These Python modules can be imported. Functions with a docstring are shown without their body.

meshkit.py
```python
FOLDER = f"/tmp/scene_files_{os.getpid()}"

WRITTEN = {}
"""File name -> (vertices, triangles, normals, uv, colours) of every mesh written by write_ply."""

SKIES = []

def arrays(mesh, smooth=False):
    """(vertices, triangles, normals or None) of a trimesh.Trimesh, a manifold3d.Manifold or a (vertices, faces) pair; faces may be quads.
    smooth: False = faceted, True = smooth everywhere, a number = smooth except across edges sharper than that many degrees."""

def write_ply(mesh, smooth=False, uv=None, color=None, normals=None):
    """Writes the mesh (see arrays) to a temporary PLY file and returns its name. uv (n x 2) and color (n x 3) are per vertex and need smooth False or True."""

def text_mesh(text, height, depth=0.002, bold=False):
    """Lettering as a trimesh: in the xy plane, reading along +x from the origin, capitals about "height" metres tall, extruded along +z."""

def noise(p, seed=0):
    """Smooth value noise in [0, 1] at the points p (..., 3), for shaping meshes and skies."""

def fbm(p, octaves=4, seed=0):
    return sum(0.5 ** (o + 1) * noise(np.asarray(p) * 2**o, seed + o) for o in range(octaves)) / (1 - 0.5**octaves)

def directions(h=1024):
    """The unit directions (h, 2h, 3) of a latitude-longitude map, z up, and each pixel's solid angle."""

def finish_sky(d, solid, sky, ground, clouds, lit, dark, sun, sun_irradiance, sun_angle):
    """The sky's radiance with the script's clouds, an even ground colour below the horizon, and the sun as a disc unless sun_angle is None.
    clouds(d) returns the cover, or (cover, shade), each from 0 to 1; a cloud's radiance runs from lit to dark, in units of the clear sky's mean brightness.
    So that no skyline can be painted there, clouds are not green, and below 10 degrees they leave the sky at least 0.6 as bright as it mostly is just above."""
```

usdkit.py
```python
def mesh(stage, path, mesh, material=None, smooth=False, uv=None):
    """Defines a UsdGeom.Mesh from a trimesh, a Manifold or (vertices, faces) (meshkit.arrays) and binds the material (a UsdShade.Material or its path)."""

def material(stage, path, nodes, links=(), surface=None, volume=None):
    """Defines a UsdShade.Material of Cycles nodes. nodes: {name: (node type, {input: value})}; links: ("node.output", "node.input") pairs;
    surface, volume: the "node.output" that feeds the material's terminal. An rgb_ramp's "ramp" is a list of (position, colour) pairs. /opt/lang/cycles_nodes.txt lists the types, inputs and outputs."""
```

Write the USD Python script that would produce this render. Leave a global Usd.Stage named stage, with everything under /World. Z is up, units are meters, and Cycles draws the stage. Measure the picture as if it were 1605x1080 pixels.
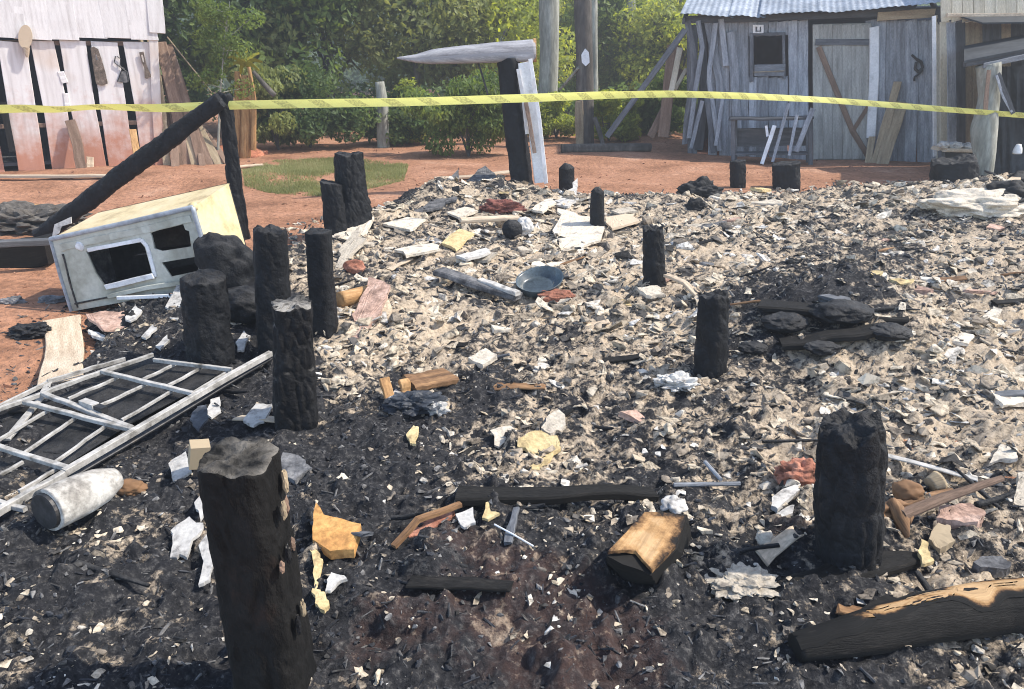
import math, random
import numpy as np, trimesh, shapely, usdkit
from scipy.spatial import cKDTree
from scipy.ndimage import gaussian_filter1d
from shapely.geometry import Polygon, Point
from meshkit import fbm, noise
from pxr import Usd, UsdGeom, UsdLux, UsdShade, Sdf, Gf, Vt

random.seed(5); rng = np.random.default_rng(11)
stage = Usd.Stage.CreateInMemory()
UsdGeom.SetStageUpAxis(stage, 'Z'); UsdGeom.SetStageMetersPerUnit(stage, 1.0)
stage.SetDefaultPrim(UsdGeom.Xform.Define(stage, '/World').GetPrim())
UsdGeom.Scope.Define(stage, '/World/Looks')

# ------------------------------------------------------------------ camera, sky, sun, exposure
EYE, FPX, W, H, TANP = 1.6, 1100.0, 1605.0, 1080.0, 0.40
PITCH = math.atan(TANP)
cam = UsdGeom.Camera.Define(stage, '/World/camera')
cam.CreateHorizontalApertureAttr(36.0); cam.CreateFocalLengthAttr(36.0 * FPX / W)
cam.AddTranslateOp().Set((0, 0, EYE)); cam.AddRotateXOp().Set(90 - math.degrees(PITCH))
cam.CreateExposureAttr(0.90)
SUN = np.array([0.88, 0.02, 1.02]); SUN /= np.linalg.norm(SUN)
sun = UsdLux.DistantLight.Define(stage, '/World/sun')
sun.CreateIntensityAttr(0.86); sun.CreateAngleAttr(0.8); sun.CreateNormalizeAttr(True); sun.CreateColorAttr((1.0, 0.93, 0.82))
sun.AddTransformOp().Set(Gf.Matrix4d().SetRotate(Gf.Rotation(Gf.Vec3d(0, 0, 1), Gf.Vec3d(*map(float, SUN)))))
dome = UsdLux.DomeLight.Define(stage, '/World/sky')
sky = usdkit.material(stage, '/World/Looks/sky', {
    's': ('sky_texture', {'sky_type': 'single_scattering', 'sun_disc': False, 'sun_elevation': math.asin(SUN[2]), 'sun_rotation': math.atan2(SUN[0], SUN[1])}),
    'b': ('background_shader', {'strength': 0.15})}, [('s.color', 'b.color')], surface='b.background')
UsdShade.MaterialBindingAPI.Apply(dome.GetPrim()).Bind(sky)
dome.GetPrim().SetCustomDataByKey('kind', 'structure')

# ------------------------------------------------------------------ pixel (of the 1605 x 1080 photograph) to point
CP, SP = math.cos(PITCH), math.sin(PITCH)
def ray(x, y):
    u, v = (x - W / 2) / FPX, (H / 2 - y) / FPX
    return np.array([u, CP + v * SP, -SP + v * CP])
ORG = np.array([0, 0, EYE])
def at_z(x, y, z=0.0):
    r = ray(x, y); return ORG + r * ((z - EYE) / r[2])
def at_y(x, y, d):
    r = ray(x, y); return ORG + r * (d / r[1])
def on_plane(x, y, p, n):
    r = ray(x, y); return ORG + r * (np.dot(np.asarray(p) - ORG, n) / np.dot(r, n))
def depth(p): return p[1] * CP + (EYE - p[2]) * SP
def mpp(p): return depth(p) / FPX

# ------------------------------------------------------------------ terrain
def sstep(a, b, t):
    t = np.clip((t - a) / (b - a), 0, 1); return t * t * (3 - 2 * t)
BED_PX = [(-500, 760), (-60, 650), (60, 585), (122, 545), (108, 484), (250, 462), (350, 430), (430, 395), (505, 352), (590, 333), (640, 322), (720, 306), (860, 303), (960, 308),
          (1080, 310), (1200, 303), (1320, 292), (1500, 282), (1800, 275)]
BED = Polygon([tuple(at_z(x, y, .03)[:2]) for x, y in BED_PX] + [(16, 6), (9, .3), (-5, .3)])
BED_RING = np.array(shapely.segmentize(BED.exterior, 0.05).coords)
BED_TREE = cKDTree(BED_RING)
def bed_dist(x, y):
    shape = np.shape(x); p = np.stack([np.ravel(x), np.ravel(y)], 1)
    d = BED_TREE.query(p)[0]
    return (np.where(shapely.contains_xy(BED, p[:, 0], p[:, 1]), d, -d)).reshape(shape)
def earth(x, y):
    x, y = np.asarray(x, float), np.asarray(y, float); p = np.stack([x, y, 0 * x], -1)
    near = sstep(60, 25, np.hypot(x, y))
    h = near * ((fbm(p * .45, 3, 3) - .5) * .16 + (fbm(p * 2.3, 3, 5) - .5) * .03)
    h = h + .16 * np.exp(-(((x + 4.9) / 1.6) ** 2 + ((y - 10.6) / .9) ** 2))
    return h + .012 * np.maximum(np.hypot(x, y) - 60, 0)
BUMPS = [(690, 318, .22, .55), (790, 312, .2, .5), (620, 345, .14, .4), (1040, 318, .10, .5), (1250, 480, .17, .8), (1350, 505, .17, .8), (1540, 330, .28, .7), (1480, 310, .12, .8),
         (560, 500, .10, .5), (880, 320, .08, .5), (1330, 870, .05, .3), (300, 500, .1, .5)]
BUMPS = [(*at_z(px, py, .1)[:2], a, s) for px, py, a, s in BUMPS]
def bed(x, y, fine=True):
    x, y = np.asarray(x, float), np.asarray(y, float); p = np.stack([x, y, 0 * x], -1)
    d = bed_dist(x, y) + (fbm(p * 2.2, 3, 21) - .5) * .5
    m = sstep(-.12, .35, d)
    h = .05 + .14 * (fbm(p * 1.1, 3, 31) - .3)
    for bx, by, a, s in BUMPS:
        h = h + a * np.exp(-(((x - bx) ** 2 + (y - by) ** 2) / (2 * (s * .6) ** 2)))
    if fine:
        h = h + (fbm(p * 7, 3, 41) - .5) * .10 + (fbm(p * 26, 3, 51) - .5) * .045 + np.maximum(fbm(p * 15, 2, 61) - .55, 0) * .12
    return earth(x, y) * .6 + h * m - .07 * (1 - m)
def ground_z(x, y, fine=False):
    return np.maximum(earth(x, y), bed(x, y, fine))
def T(x, y, lift=0.0):
    z = 0.05
    for _ in range(9):
        p = at_z(x, y, z + lift); z = .5 * z + .5 * float(ground_z(p[0], p[1]))
    return np.array([*at_z(x, y, z + lift)[:2], z + lift])

LIGHT_PTS = [(650,520,.8),(760,600,.15),(850,560,.6),(950,480,.9),(1000,600,.62),(1050,690,.6),(900,680,.38),(650,650,.06),(180,620,.02),(60,680,.02),(20,760,.05),(240,600,.03),(550,720,.04),(750,700,.2),(1200,650,.72),(1300,620,.8),(1450,650,.8),(1550,600,.85),
  (1560,450,.75),(1560,350,.6),(1150,720,.5),(1500,720,.55),(1100,800,.26),(1200,850,.12),(1450,880,.28),(1550,800,.4),(1000,950,.06),(700,950,.07),(600,850,.06),(850,810,.2),(300,850,.2),(300,780,.22),(300,1000,.08),
  (250,700,.2),(400,640,.18),(200,500,.25),(300,500,.25),(560,400,.6),(650,380,.62),(700,310,.4),(850,350,.75),(900,400,.9),(1000,330,.6),(1000,400,.85),(1080,380,.8),(1080,500,.85),(1150,400,.7),(1250,380,.55),
  (1200,500,.1),(1250,500,.05),(1300,520,.05),(1350,500,.08),(1300,440,.45),(1400,480,.4),(1450,440,.7),(1400,420,.65),(1150,570,.5),(1300,585,.6),(1450,560,.65),(550,560,.75),(510,610,.4),(700,560,.45),(100,640,.1),(60,720,.15),(60,900,.15),(60,1040,.1),(1350,1040,.05),(1570,1040,.3),(1100,1040,.05),(450,800,.1)]
LIGHT_XY = np.array([at_z(x, y, .08)[:2] for x, y, _ in LIGHT_PTS]); LIGHT_V = np.array([v for *_, v in LIGHT_PTS])
RED_PTS = [(850,960,.75,.32),(870,1010,.7,.25),(1235,835,.85,.22),(600,980,.6,.2),(1010,1050,.5,.25),(560,1040,.4,.2),(700,840,.5,.15),(1570,690,.5,.3),(760,880,.4,.2),(620,760,.35,.3),(1130,470,.35,.6),(700,650,.3,.25)]
RED_PTS = [(*at_z(x, y, .06)[:2], v, s) for x, y, v, s in RED_PTS]
def light_zone(x, y):
    p = np.stack([np.ravel(x), np.ravel(y)], 1)
    q, c = p / np.maximum(p[:, 1:2], .8) ** .6, LIGHT_XY / np.maximum(LIGHT_XY[:, 1:2], .8) ** .6
    w = 1 / ((((q[:, None] - c[None]) ** 2).sum(-1)) + .004) ** 1.6
    z = ((w * LIGHT_V).sum(1) / w.sum(1)).reshape(np.shape(x)); q3 = np.stack([np.asarray(x) * 1.5, np.asarray(y) * 1.5, 0 * np.asarray(x)], -1)
    return np.clip(z + (fbm(q3, 4, 141) - .5) * 1.5 * (.25 + z * (1.1 - .55 * z)), 0, 1)
def red_zone(x, y):
    return np.clip(sum(v * np.exp(-((x - a) ** 2 + (y - b) ** 2) / (1.1 * s * s)) for a, b, v, s in RED_PTS), 0, 1)

# ------------------------------------------------------------------ scene-tree helpers
COUNT, LOC = {}, {}
def numbered(parent, name):
    k = (parent, name); n = COUNT.get(k, -1) + 1; COUNT[k] = n
    return f'{parent}/{name}' + (f'_{n:03d}' if n else '')
def tag(prim, label=None, cat=None, group=None, kind=None):
    for k, v in (('label', label), ('category', cat), ('group', group), ('kind', kind or ('thing' if cat else None))):
        if v: prim.SetCustomDataByKey(k, v)
    return prim
def thing(name, label, cat, loc, group=None, rotz=0):
    x = UsdGeom.Xform.Define(stage, numbered('/World', name)); loc = np.asarray(loc, float)
    x.AddTranslateOp().Set(Gf.Vec3d(*map(float, loc)))
    if rotz: x.AddRotateZOp().Set(rotz)
    LOC[x.GetPath()] = loc
    return tag(x.GetPrim(), label, cat, group)
def tri(mesh):
    v, f = (mesh.vertices, mesh.faces) if hasattr(mesh, 'vertices') else mesh[:2]
    return np.asarray(v, float), np.asarray(f, int)
def obj(name, mesh, mat, parent=None, smooth=False, label=None, local=False):
    """One Mesh prim. Vertices are given in world metres and moved to the parent's base (local=True: given about that base)."""
    v, f = tri(mesh); uv = mesh[2] if isinstance(mesh, tuple) and len(mesh) > 2 else None
    if uv is not None and len(uv) == 0: uv = None
    if f.shape[1] == 4: f = np.vstack([f[:, [0, 1, 2]], f[:, [0, 2, 3]]])
    if uv is not None and smooth: smooth = True
    if parent is not None:
        base = LOC[parent.GetPath()]; path = numbered(str(parent.GetPath()), name)
        m = usdkit.mesh(stage, path, (v if local else v - base, f), mat, smooth, uv)
        LOC[m.GetPath()] = base
    else:
        lo, hi = v.min(0), v.max(0); base = np.array([(lo[0] + hi[0]) / 2, (lo[1] + hi[1]) / 2, lo[2]])
        m = usdkit.mesh(stage, numbered('/World', name), (v - base, f), mat, smooth, uv); m.AddTranslateOp().Set(Gf.Vec3d(*map(float, base)))
        LOC[m.GetPath()] = base
    set_tone(m, mesh[3] if isinstance(mesh, tuple) and len(mesh) > 3 else None)
    return tag(m.GetPrim(), label)
def single(name, mesh, mat, label, cat, group=None, smooth=False):
    return tag(obj(name, mesh, mat, None, smooth), label, cat, group)
def structure(name, mesh, mat, smooth=True, kind='structure'):
    v, f = tri(mesh); m = usdkit.mesh(stage, numbered('/World', name), (v, f), mat, smooth)
    set_tone(m, mesh[3] if isinstance(mesh, tuple) and len(mesh) > 3 else None)
    return tag(m.GetPrim(), kind=kind)
TONE = np.random.default_rng(99)
def set_tone(m, t=None):
    n = len(m.GetPointsAttr().Get()); t = np.full(n, TONE.random() if t is None else t) if np.ndim(t) == 0 or t is None else np.asarray(t)
    UsdGeom.PrimvarsAPI(m).CreatePrimvar('tone', Sdf.ValueTypeNames.FloatArray, 'vertex').Set(Vt.FloatArray.FromNumpy(t.astype(np.float32)))
def cat_mesh(ms):
    vs, fs, us, n = [], [], [], 0
    for m in ms:
        v, f = tri(m)
        if f.shape[1] == 4: f = np.vstack([f[:, [0, 1, 2]], f[:, [0, 2, 3]]])
        vs.append(v); fs.append(f + n); n += len(v); us.append(m[2] if isinstance(m, tuple) and len(m) > 2 else np.zeros((len(v), 2)))
    return np.vstack(vs), np.vstack(fs), np.vstack(us)

# ------------------------------------------------------------------ materials
def M(name, ramp, scale=6, stretch=(1, 1, 1), rough=.8, bump=.4, bdist=.01, bscale=None, space='pos', vary=0, spec=.3, metal=0, detail=6, fine=.35, dust=None, island=False, translucent=None, dist=0.0):
    src = {'pos': 'g.position', 'uv': 'tc.UV', 'obj': 'tc.object'}[space]
    n = {'g': ('geometry', {}), 'tc': ('texture_coordinate', {}), 'oi': ('attribute', {'attribute': 'tone'}), 'mp': ('mapping', {'mapping_type': 'point', 'scale': stretch}),
         'n': ('noise_texture', {'scale': scale, 'detail': detail, 'roughness': .6, 'distortion': dist}), 'r': ('rgb_ramp', {'ramp': ramp}),
         'n2': ('noise_texture', {'scale': bscale or scale * 5, 'detail': 4, 'roughness': .65}),
         'mr': ('map_range', {'from_min': .3, 'from_max': .7, 'to_min': 1 - fine, 'to_max': 1 + fine}),
         'hs': ('hsv', {}), 'b': ('bump', {'strength': bump, 'distance': bdist}),
         'p': ('principled_bsdf', {'roughness': rough, 'specular_ior_level': spec, 'metallic': metal})}
    L = [(src, 'mp.vector'), ('mp.vector', 'n.vector'), ('mp.vector', 'n2.vector'), ('n.fac', 'r.fac'), ('n2.fac', 'mr.value'), ('r.color', 'hs.color'), ('n2.fac', 'b.height'), ('b.normal', 'p.normal')]
    if vary:
        n['vr'] = ('map_range', {'from_min': 0, 'from_max': 1, 'to_min': 1 - vary, 'to_max': 1 + vary}); n['mm'] = ('math', {'math_type': 'multiply'})
        L += [('oi.fac', 'vr.value'), ('vr.result', 'mm.value1'), ('mr.result', 'mm.value2'), ('mm.value', 'hs.value')]
    else: L += [('mr.result', 'hs.value')]
    out = 'hs.color'
    if dust:
        n['sx'] = ('separate_xyz', {}); n['dz'] = ('map_range', {'from_min': .45, 'from_max': .95, 'to_min': 0, 'to_max': dust[1], 'clamp': True}); n['dm'] = ('math', {'math_type': 'multiply', 'use_clamp': True})
        n['dn'] = ('map_range', {'from_min': .35, 'from_max': .65, 'to_min': 0, 'to_max': 1.3, 'clamp': True}); n['dx'] = ('mix', {'color2': dust[0]})
        L += [('g.true_normal', 'sx.vector'), ('sx.z', 'dz.value'), ('n.fac', 'dn.value'), ('dz.result', 'dm.value1'), ('dn.result', 'dm.value2'), ('dm.value', 'dx.fac'), (out, 'dx.color1')]; out = 'dx.color'
    L.append((out, 'p.base_color')); surf = 'p.BSDF'
    if translucent:
        n['tb'] = ('translucent_bsdf', {}); n['th'] = ('hsv', {'hue': .48, 'saturation': 1.15, 'value': 1.5}); n['mc'] = ('mix_closure', {'fac': translucent})
        L += [(out, 'th.color'), ('th.color', 'tb.color'), ('p.BSDF', 'mc.closure1'), ('tb.BSDF', 'mc.closure2')]; surf = 'mc.closure'
    return usdkit.material(stage, '/World/Looks/' + name, n, L, surface=surf)
G_ = lambda *c: tuple(c)
char = M('char', [(.3, (.005, .0055, .007)), (.6, (.011, .012, .014)), (.8, (.024, .025, .028))], 9, rough=.66, bump=.9, bdist=.012, bscale=42, spec=.22, dust=((.10, .095, .09), .3), fine=.5)
char_ash = M('char_ash', [(.3, (.006, .006, .007)), (.6, (.013, .013, .014)), (.8, (.032, .030, .028))], 8, spec=.2, rough=.75, bump=.9, bdist=.012, bscale=40, dust=((.30, .28, .25), .95), fine=.5)
char_brown = M('char_brown', [(.3, (.004, .004, .004)), (.56, (.008, .0075, .007)), (.66, (.030, .018, .013)), (.8, (.06, .035, .023))], 3.2, stretch=(1, 1, .5), spec=.2, rough=.8, bump=.9, bdist=.012, bscale=40, dust=((.33, .30, .26), .9), fine=.5)
char_wood = M('char_wood', [(.3, (.007, .007, .007)), (.6, (.016, .015, .014)), (.75, (.05, .043, .037))], 5, (1.2, 9, 1), spec=.2, rough=.8, bump=.8, bdist=.006, bscale=30, space='uv', fine=.5)
scorched = M('scorched_wood', [(.3, (.06, .035, .02)), (.5, (.20, .11, .055)), (.72, (.36, .21, .10))], 4, (1, 7, 1), rough=.8, bump=.5, bdist=.005, bscale=28, space='uv')
raw_wood = M('raw_wood', [(.28, (.20, .105, .045)), (.5, (.38, .215, .09)), (.75, (.50, .32, .16))], 4, (1, 8, 1), rough=.75, bump=.4, bdist=.004, bscale=30, space='uv')
half_burnt = usdkit.material(stage, '/World/Looks/half_burnt_wood', {'g': ('geometry', {}), 'tc': ('texture_coordinate', {}), 't': ('attribute', {'attribute': 'tone'}), 'n': ('noise_texture', {'scale': 16.0, 'detail': 8, 'roughness': .68}), 'mp': ('mapping', {'scale': (6, 70, 1)}), 'n2': ('noise_texture', {'scale': 1.0, 'detail': 5, 'roughness': .6}),
    'a': ('math', {'math_type': 'multiply_add', 'value2': 2.2, 'value3': -1.12}), 'b': ('math', {'math_type': 'add'}), 'r': ('rgb_ramp', {'ramp': [(0, (.008, .008, .008)), (.22, (.02, .015, .012)), (.36, (.09, .05, .025)), (.52, (.24, .135, .06)), (.75, (.38, .225, .10)), (1, (.46, .30, .155))]}),
    'm': ('map_range', {'from_min': .3, 'from_max': .7, 'to_min': .72, 'to_max': 1.22}), 'h': ('hsv', {}), 'bp': ('bump', {'strength': .6, 'distance': .005}), 'p': ('principled_bsdf', {'roughness': .8, 'specular_ior_level': .2})},
    [('g.position', 'n.vector'), ('tc.UV', 'mp.vector'), ('mp.vector', 'n2.vector'), ('n.fac', 'a.value1'), ('a.value', 'b.value1'), ('t.fac', 'b.value2'), ('b.value', 'r.fac'), ('n2.fac', 'm.value'), ('m.result', 'h.value'), ('r.color', 'h.color'), ('h.color', 'p.base_color'), ('n2.fac', 'bp.height'), ('bp.normal', 'p.normal')], surface='p.BSDF')
pale_wood = M('pale_wood', [(.25, (.34, .25, .17)), (.5, (.50, .40, .29)), (.75, (.60, .52, .40))], 3, (1, 9, 1), rough=.8, bump=.4, bdist=.004, bscale=26, space='uv', vary=.12)
grey_wood = M('grey_wood', [(.22, (.09, .095, .105)), (.45, (.22, .235, .26)), (.7, (.36, .38, .41))], 2.6, (.9, 9, 1), rough=.85, bump=.6, bdist=.006, bscale=26, space='uv', vary=.32, fine=.4)
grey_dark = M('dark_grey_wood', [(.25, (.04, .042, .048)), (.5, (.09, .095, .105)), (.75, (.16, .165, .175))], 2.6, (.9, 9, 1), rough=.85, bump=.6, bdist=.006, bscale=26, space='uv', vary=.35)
door_wood = M('door_wood', [(.22, (.15, .15, .14)), (.5, (.29, .29, .27)), (.75, (.40, .40, .37))], 2.2, (.9, 9, 1), rough=.85, bump=.5, bdist=.005, bscale=24, space='uv', vary=.15)
cream_wood = M('cream_wood', [(.25, (.42, .37, .27)), (.5, (.56, .51, .40)), (.75, (.64, .60, .49))], 2.2, (.9, 9, 1), rough=.8, bump=.4, bdist=.004, bscale=24, space='uv', vary=.15)
tan_wood = M('tan_wood', [(.25, (.20, .15, .10)), (.5, (.33, .26, .17)), (.75, (.44, .36, .25))], 2.4, (.9, 9, 1), rough=.85, bump=.5, bdist=.005, bscale=26, space='uv', vary=.2)
brown_wood = M('brown_wood', [(.25, (.10, .065, .045)), (.5, (.19, .125, .09)), (.75, (.28, .20, .15))], 2.4, (.9, 9, 1), rough=.85, bump=.5, bdist=.005, bscale=26, space='uv', vary=.3)
white_board = M('white_board', [(.25, (.50, .47, .46)), (.5, (.70, .68, .67)), (.75, (.78, .76, .75))], 2.0, (.9, 9, 1), rough=.8, bump=.35, bdist=.004, bscale=22, space='uv', vary=.06, fine=.1)
red_earth = M('red_earth', [(.30, (.19, .088, .048)), (.48, (.32, .158, .090)), (.6, (.37, .19, .115)), (.72, (.47, .28, .185))], 1.1, rough=.95, bump=.9, bdist=.04, bscale=16, detail=12, fine=.35)
red_clod = M('red_clod', [(.3, (.26, .09, .05)), (.6, (.42, .17, .10)), (.8, (.5, .26, .17))], 7, rough=.95, bump=.7, bdist=.02, bscale=30)
plaster = M('ash_plaster', [(.28, (.24, .21, .18)), (.42, (.50, .44, .355)), (.75, (.62, .55, .45))], 16, rough=.95, bump=.7, bdist=.008, bscale=70, vary=.22, spec=.15, fine=.25)
white_scrap = M('white_scrap', [(.3, (.16, .15, .14)), (.45, (.46, .44, .41)), (.75, (.62, .60, .56))], 18, rough=.75, bump=.4, bdist=.005, bscale=70, vary=.12, spec=.25, fine=.15)
yellow_slab = M('yellow_slab', [(.28, (.25, .18, .10)), (.45, (.56, .43, .22)), (.75, (.66, .54, .31))], 14, rough=.9, bump=.6, bdist=.006, bscale=60, vary=.1, spec=.15, fine=.25)
pink_slab = M('pink_slab', [(.28, (.20, .13, .10)), (.5, (.42, .28, .22)), (.75, (.52, .38, .31))], 12, rough=.9, bump=.6, bdist=.006, bscale=60, vary=.1, spec=.15)
grey_slab = M('grey_slab', [(.28, (.035, .036, .04)), (.5, (.14, .14, .145)), (.75, (.32, .31, .30))], 13, rough=.9, bump=.6, bdist=.008, bscale=60, vary=.3, spec=.2)
brick_mat = M('burnt_brick', [(.28, (.10, .045, .03)), (.5, (.34, .14, .09)), (.78, (.46, .24, .17))], 14, rough=.95, bump=.8, bdist=.008, bscale=70, vary=.2)
orange_tile = M('orange_tile', [(.28, (.36, .17, .06)), (.5, (.56, .29, .095)), (.75, (.62, .36, .13))], 9, rough=.8, bump=.3, bdist=.003, bscale=50, vary=.1)
def piece_mat(name, rnd, scale, src):
    return usdkit.material(stage, '/World/Looks/' + name, {'g': ('geometry', {}), 'oi': ('attribute', {'attribute': 'tone'}), 'tc': ('texture_coordinate', {}), 'r': ('rgb_ramp', {'ramp': [(0, (.05, .048, .046)), (.10, (.13, .12, .11)), (.22, (.32, .265, .205)), (.5, (.52, .435, .325)), (.8, (.66, .57, .44)), (.92, (.66, .60, .51)), (1, (.70, .68, .64))]}),
        'n': ('noise_texture', {'scale': scale, 'detail': 6, 'roughness': .7}), 'm': ('map_range', {'from_min': .36, 'from_max': .56, 'to_min': .25, 'to_max': 1.0, 'clamp': True}), 'h': ('hsv', {}), 'b': ('bump', {'strength': .6, 'distance': .006 if src[0] == 'g' else .06}), 'p': ('principled_bsdf', {'roughness': .95, 'specular_ior_level': .12})},
        [(src, 'n.vector'), (rnd, 'r.fac'), ('r.color', 'h.color'), ('n.fac', 'm.value'), ('m.result', 'h.value'), ('h.color', 'p.base_color'), ('n.fac', 'b.height'), ('b.normal', 'p.normal')], surface='p.BSDF')
flake_mat = piece_mat('ash_flake', 'oi.fac', 30, 'g.position')
coal_mat = M('charcoal', [(.3, (.009, .010, .013)), (.6, (.022, .024, .029)), (.8, (.06, .062, .068))], 30, rough=.6, bump=.7, bdist=.006, bscale=110, vary=.6, island=True, spec=.4, fine=.5)
grit_mat = M('grey_grit', [(.3, (.05, .05, .052)), (.6, (.15, .145, .14)), (.8, (.28, .26, .24))], 30, rough=.9, bump=.6, bdist=.006, bscale=110, vary=.6, island=True, spec=.2, fine=.4)
iron = M('scorched_iron', [(.3, (.02, .02, .022)), (.6, (.05, .05, .052)), (.8, (.10, .085, .07))], 12, rough=.5, bump=.3, bdist=.003, bscale=60, metal=.6, spec=.5)
zinc = M('zinc_roof', [(.25, (.16, .18, .205)), (.5, (.30, .33, .37)), (.75, (.45, .48, .53))], 1.5, (1, 1, 1), rough=.5, bump=.2, bdist=.005, bscale=18, spec=.5, metal=.2)
dark_sheet = M('dark_sheet', [(.3, (.02, .023, .027)), (.6, (.04, .045, .05)), (.8, (.075, .08, .085))], 3, rough=.7, bump=.3, bdist=.008, bscale=16)
enamel = M('grey_enamel', [(.33, (.12, .115, .09)), (.46, (.32, .325, .27)), (.56, (.43, .435, .375)), (.75, (.52, .53, .47))], 2.2, rough=.45, bump=.15, bdist=.003, bscale=30, spec=.45, fine=.15, detail=4)
enamel_cream = M('cream_enamel', [(.30, (.30, .20, .10)), (.46, (.62, .50, .28)), (.75, (.72, .62, .42))], 4, rough=.5, bump=.15, bdist=.003, bscale=30, spec=.4, fine=.12)
white_paint = M('white_paint', [(.25, (.42, .42, .42)), (.42, (.66, .67, .68)), (.75, (.78, .78, .78))], 6, rough=.55, bump=.2, bdist=.003, bscale=40, spec=.4, fine=.12)
grille_paint = M('grille_paint', [(.30, (.12, .11, .095)), (.48, (.36, .345, .32)), (.75, (.56, .54, .51))], 14, rough=.6, bump=.2, bdist=.002, bscale=60, fine=.2)
silver_wood = M('silver_log', [(.25, (.13, .13, .145)), (.5, (.28, .28, .30)), (.75, (.42, .42, .45))], 3, (1, 7, 1), rough=.75, bump=.5, bdist=.006, bscale=26, space='uv', fine=.25)
bark_pale = M('pale_bark', [(.25, (.13, .13, .11)), (.5, (.26, .26, .22)), (.75, (.40, .39, .34))], 4, (1.5, 1.5, .3), rough=.9, bump=.5, bdist=.02, bscale=14)
bark_dark = M('dark_bark', [(.25, (.04, .036, .032)), (.5, (.09, .08, .07)), (.75, (.16, .145, .125))], 4, (1.5, 1.5, .35), rough=.9, bump=.7, bdist=.02, bscale=14)
cloth_brown = M('brown_cloth', [(.3, (.07, .055, .045)), (.55, (.16, .125, .10)), (.78, (.32, .27, .23))], 16, rough=.95, bump=.5, bdist=.006, bscale=70)
blue_plastic = M('blue_plastic', [(.3, (.02, .022, .028)), (.55, (.05, .056, .066)), (.75, (.20, .21, .225))], 9, rough=.5, bump=.3, bdist=.006, bscale=50)
red_cloth = M('red_cloth', [(.3, (.10, .035, .03)), (.6, (.22, .085, .065)), (.8, (.32, .16, .13))], 12, rough=.9, bump=.5, bdist=.006, bscale=50)
drum_mat = M('scorched_drum', [(.32, (.09, .08, .07)), (.46, (.30, .28, .25)), (.7, (.58, .56, .52))], 5, rough=.8, bump=.5, bdist=.006, bscale=40, spec=.2, fine=.3)
pan_mat = M('pan_enamel', [(.3, (.03, .04, .045)), (.6, (.075, .10, .115)), (.8, (.14, .18, .20))], 6, rough=.32, bump=.1, bdist=.002, bscale=50, spec=.6)
def leafmat(name, a, b, c, tr=.3, vary=.45):
    return M(name, [(.28, a), (.5, b), (.74, c)], .55, rough=.55, bump=.1, bdist=.005, bscale=30, vary=vary, island=True, spec=.35, fine=.1, translucent=tr, detail=3)
leaf_dark = leafmat('dark_leaf', (.045, .082, .026), (.085, .135, .042), (.15, .205, .065), .45)
leaf_mid = leafmat('mid_leaf', (.085, .13, .034), (.145, .205, .052), (.23, .29, .08), .48)
leaf_lime = leafmat('lime_leaf', (.17, .21, .045), (.27, .32, .065), (.38, .42, .10), .55)
leaf_olive = leafmat('olive_leaf', (.11, .135, .045), (.19, .22, .07), (.29, .31, .12), .5)
leaf_blue = leafmat('far_leaf', (.05, .085, .05), (.09, .135, .075), (.15, .20, .10), .45)
leaf_yellow = leafmat('yellow_leaf', (.22, .22, .03), (.34, .33, .04), (.42, .40, .06), .4, .2)
grass_mat = leafmat('grass_blade', (.12, .135, .05), (.20, .215, .085), (.30, .29, .14), .35)
dry_grass = leafmat('dry_grass_blade', (.20, .15, .06), (.32, .24, .10), (.42, .34, .17), .3)

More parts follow.
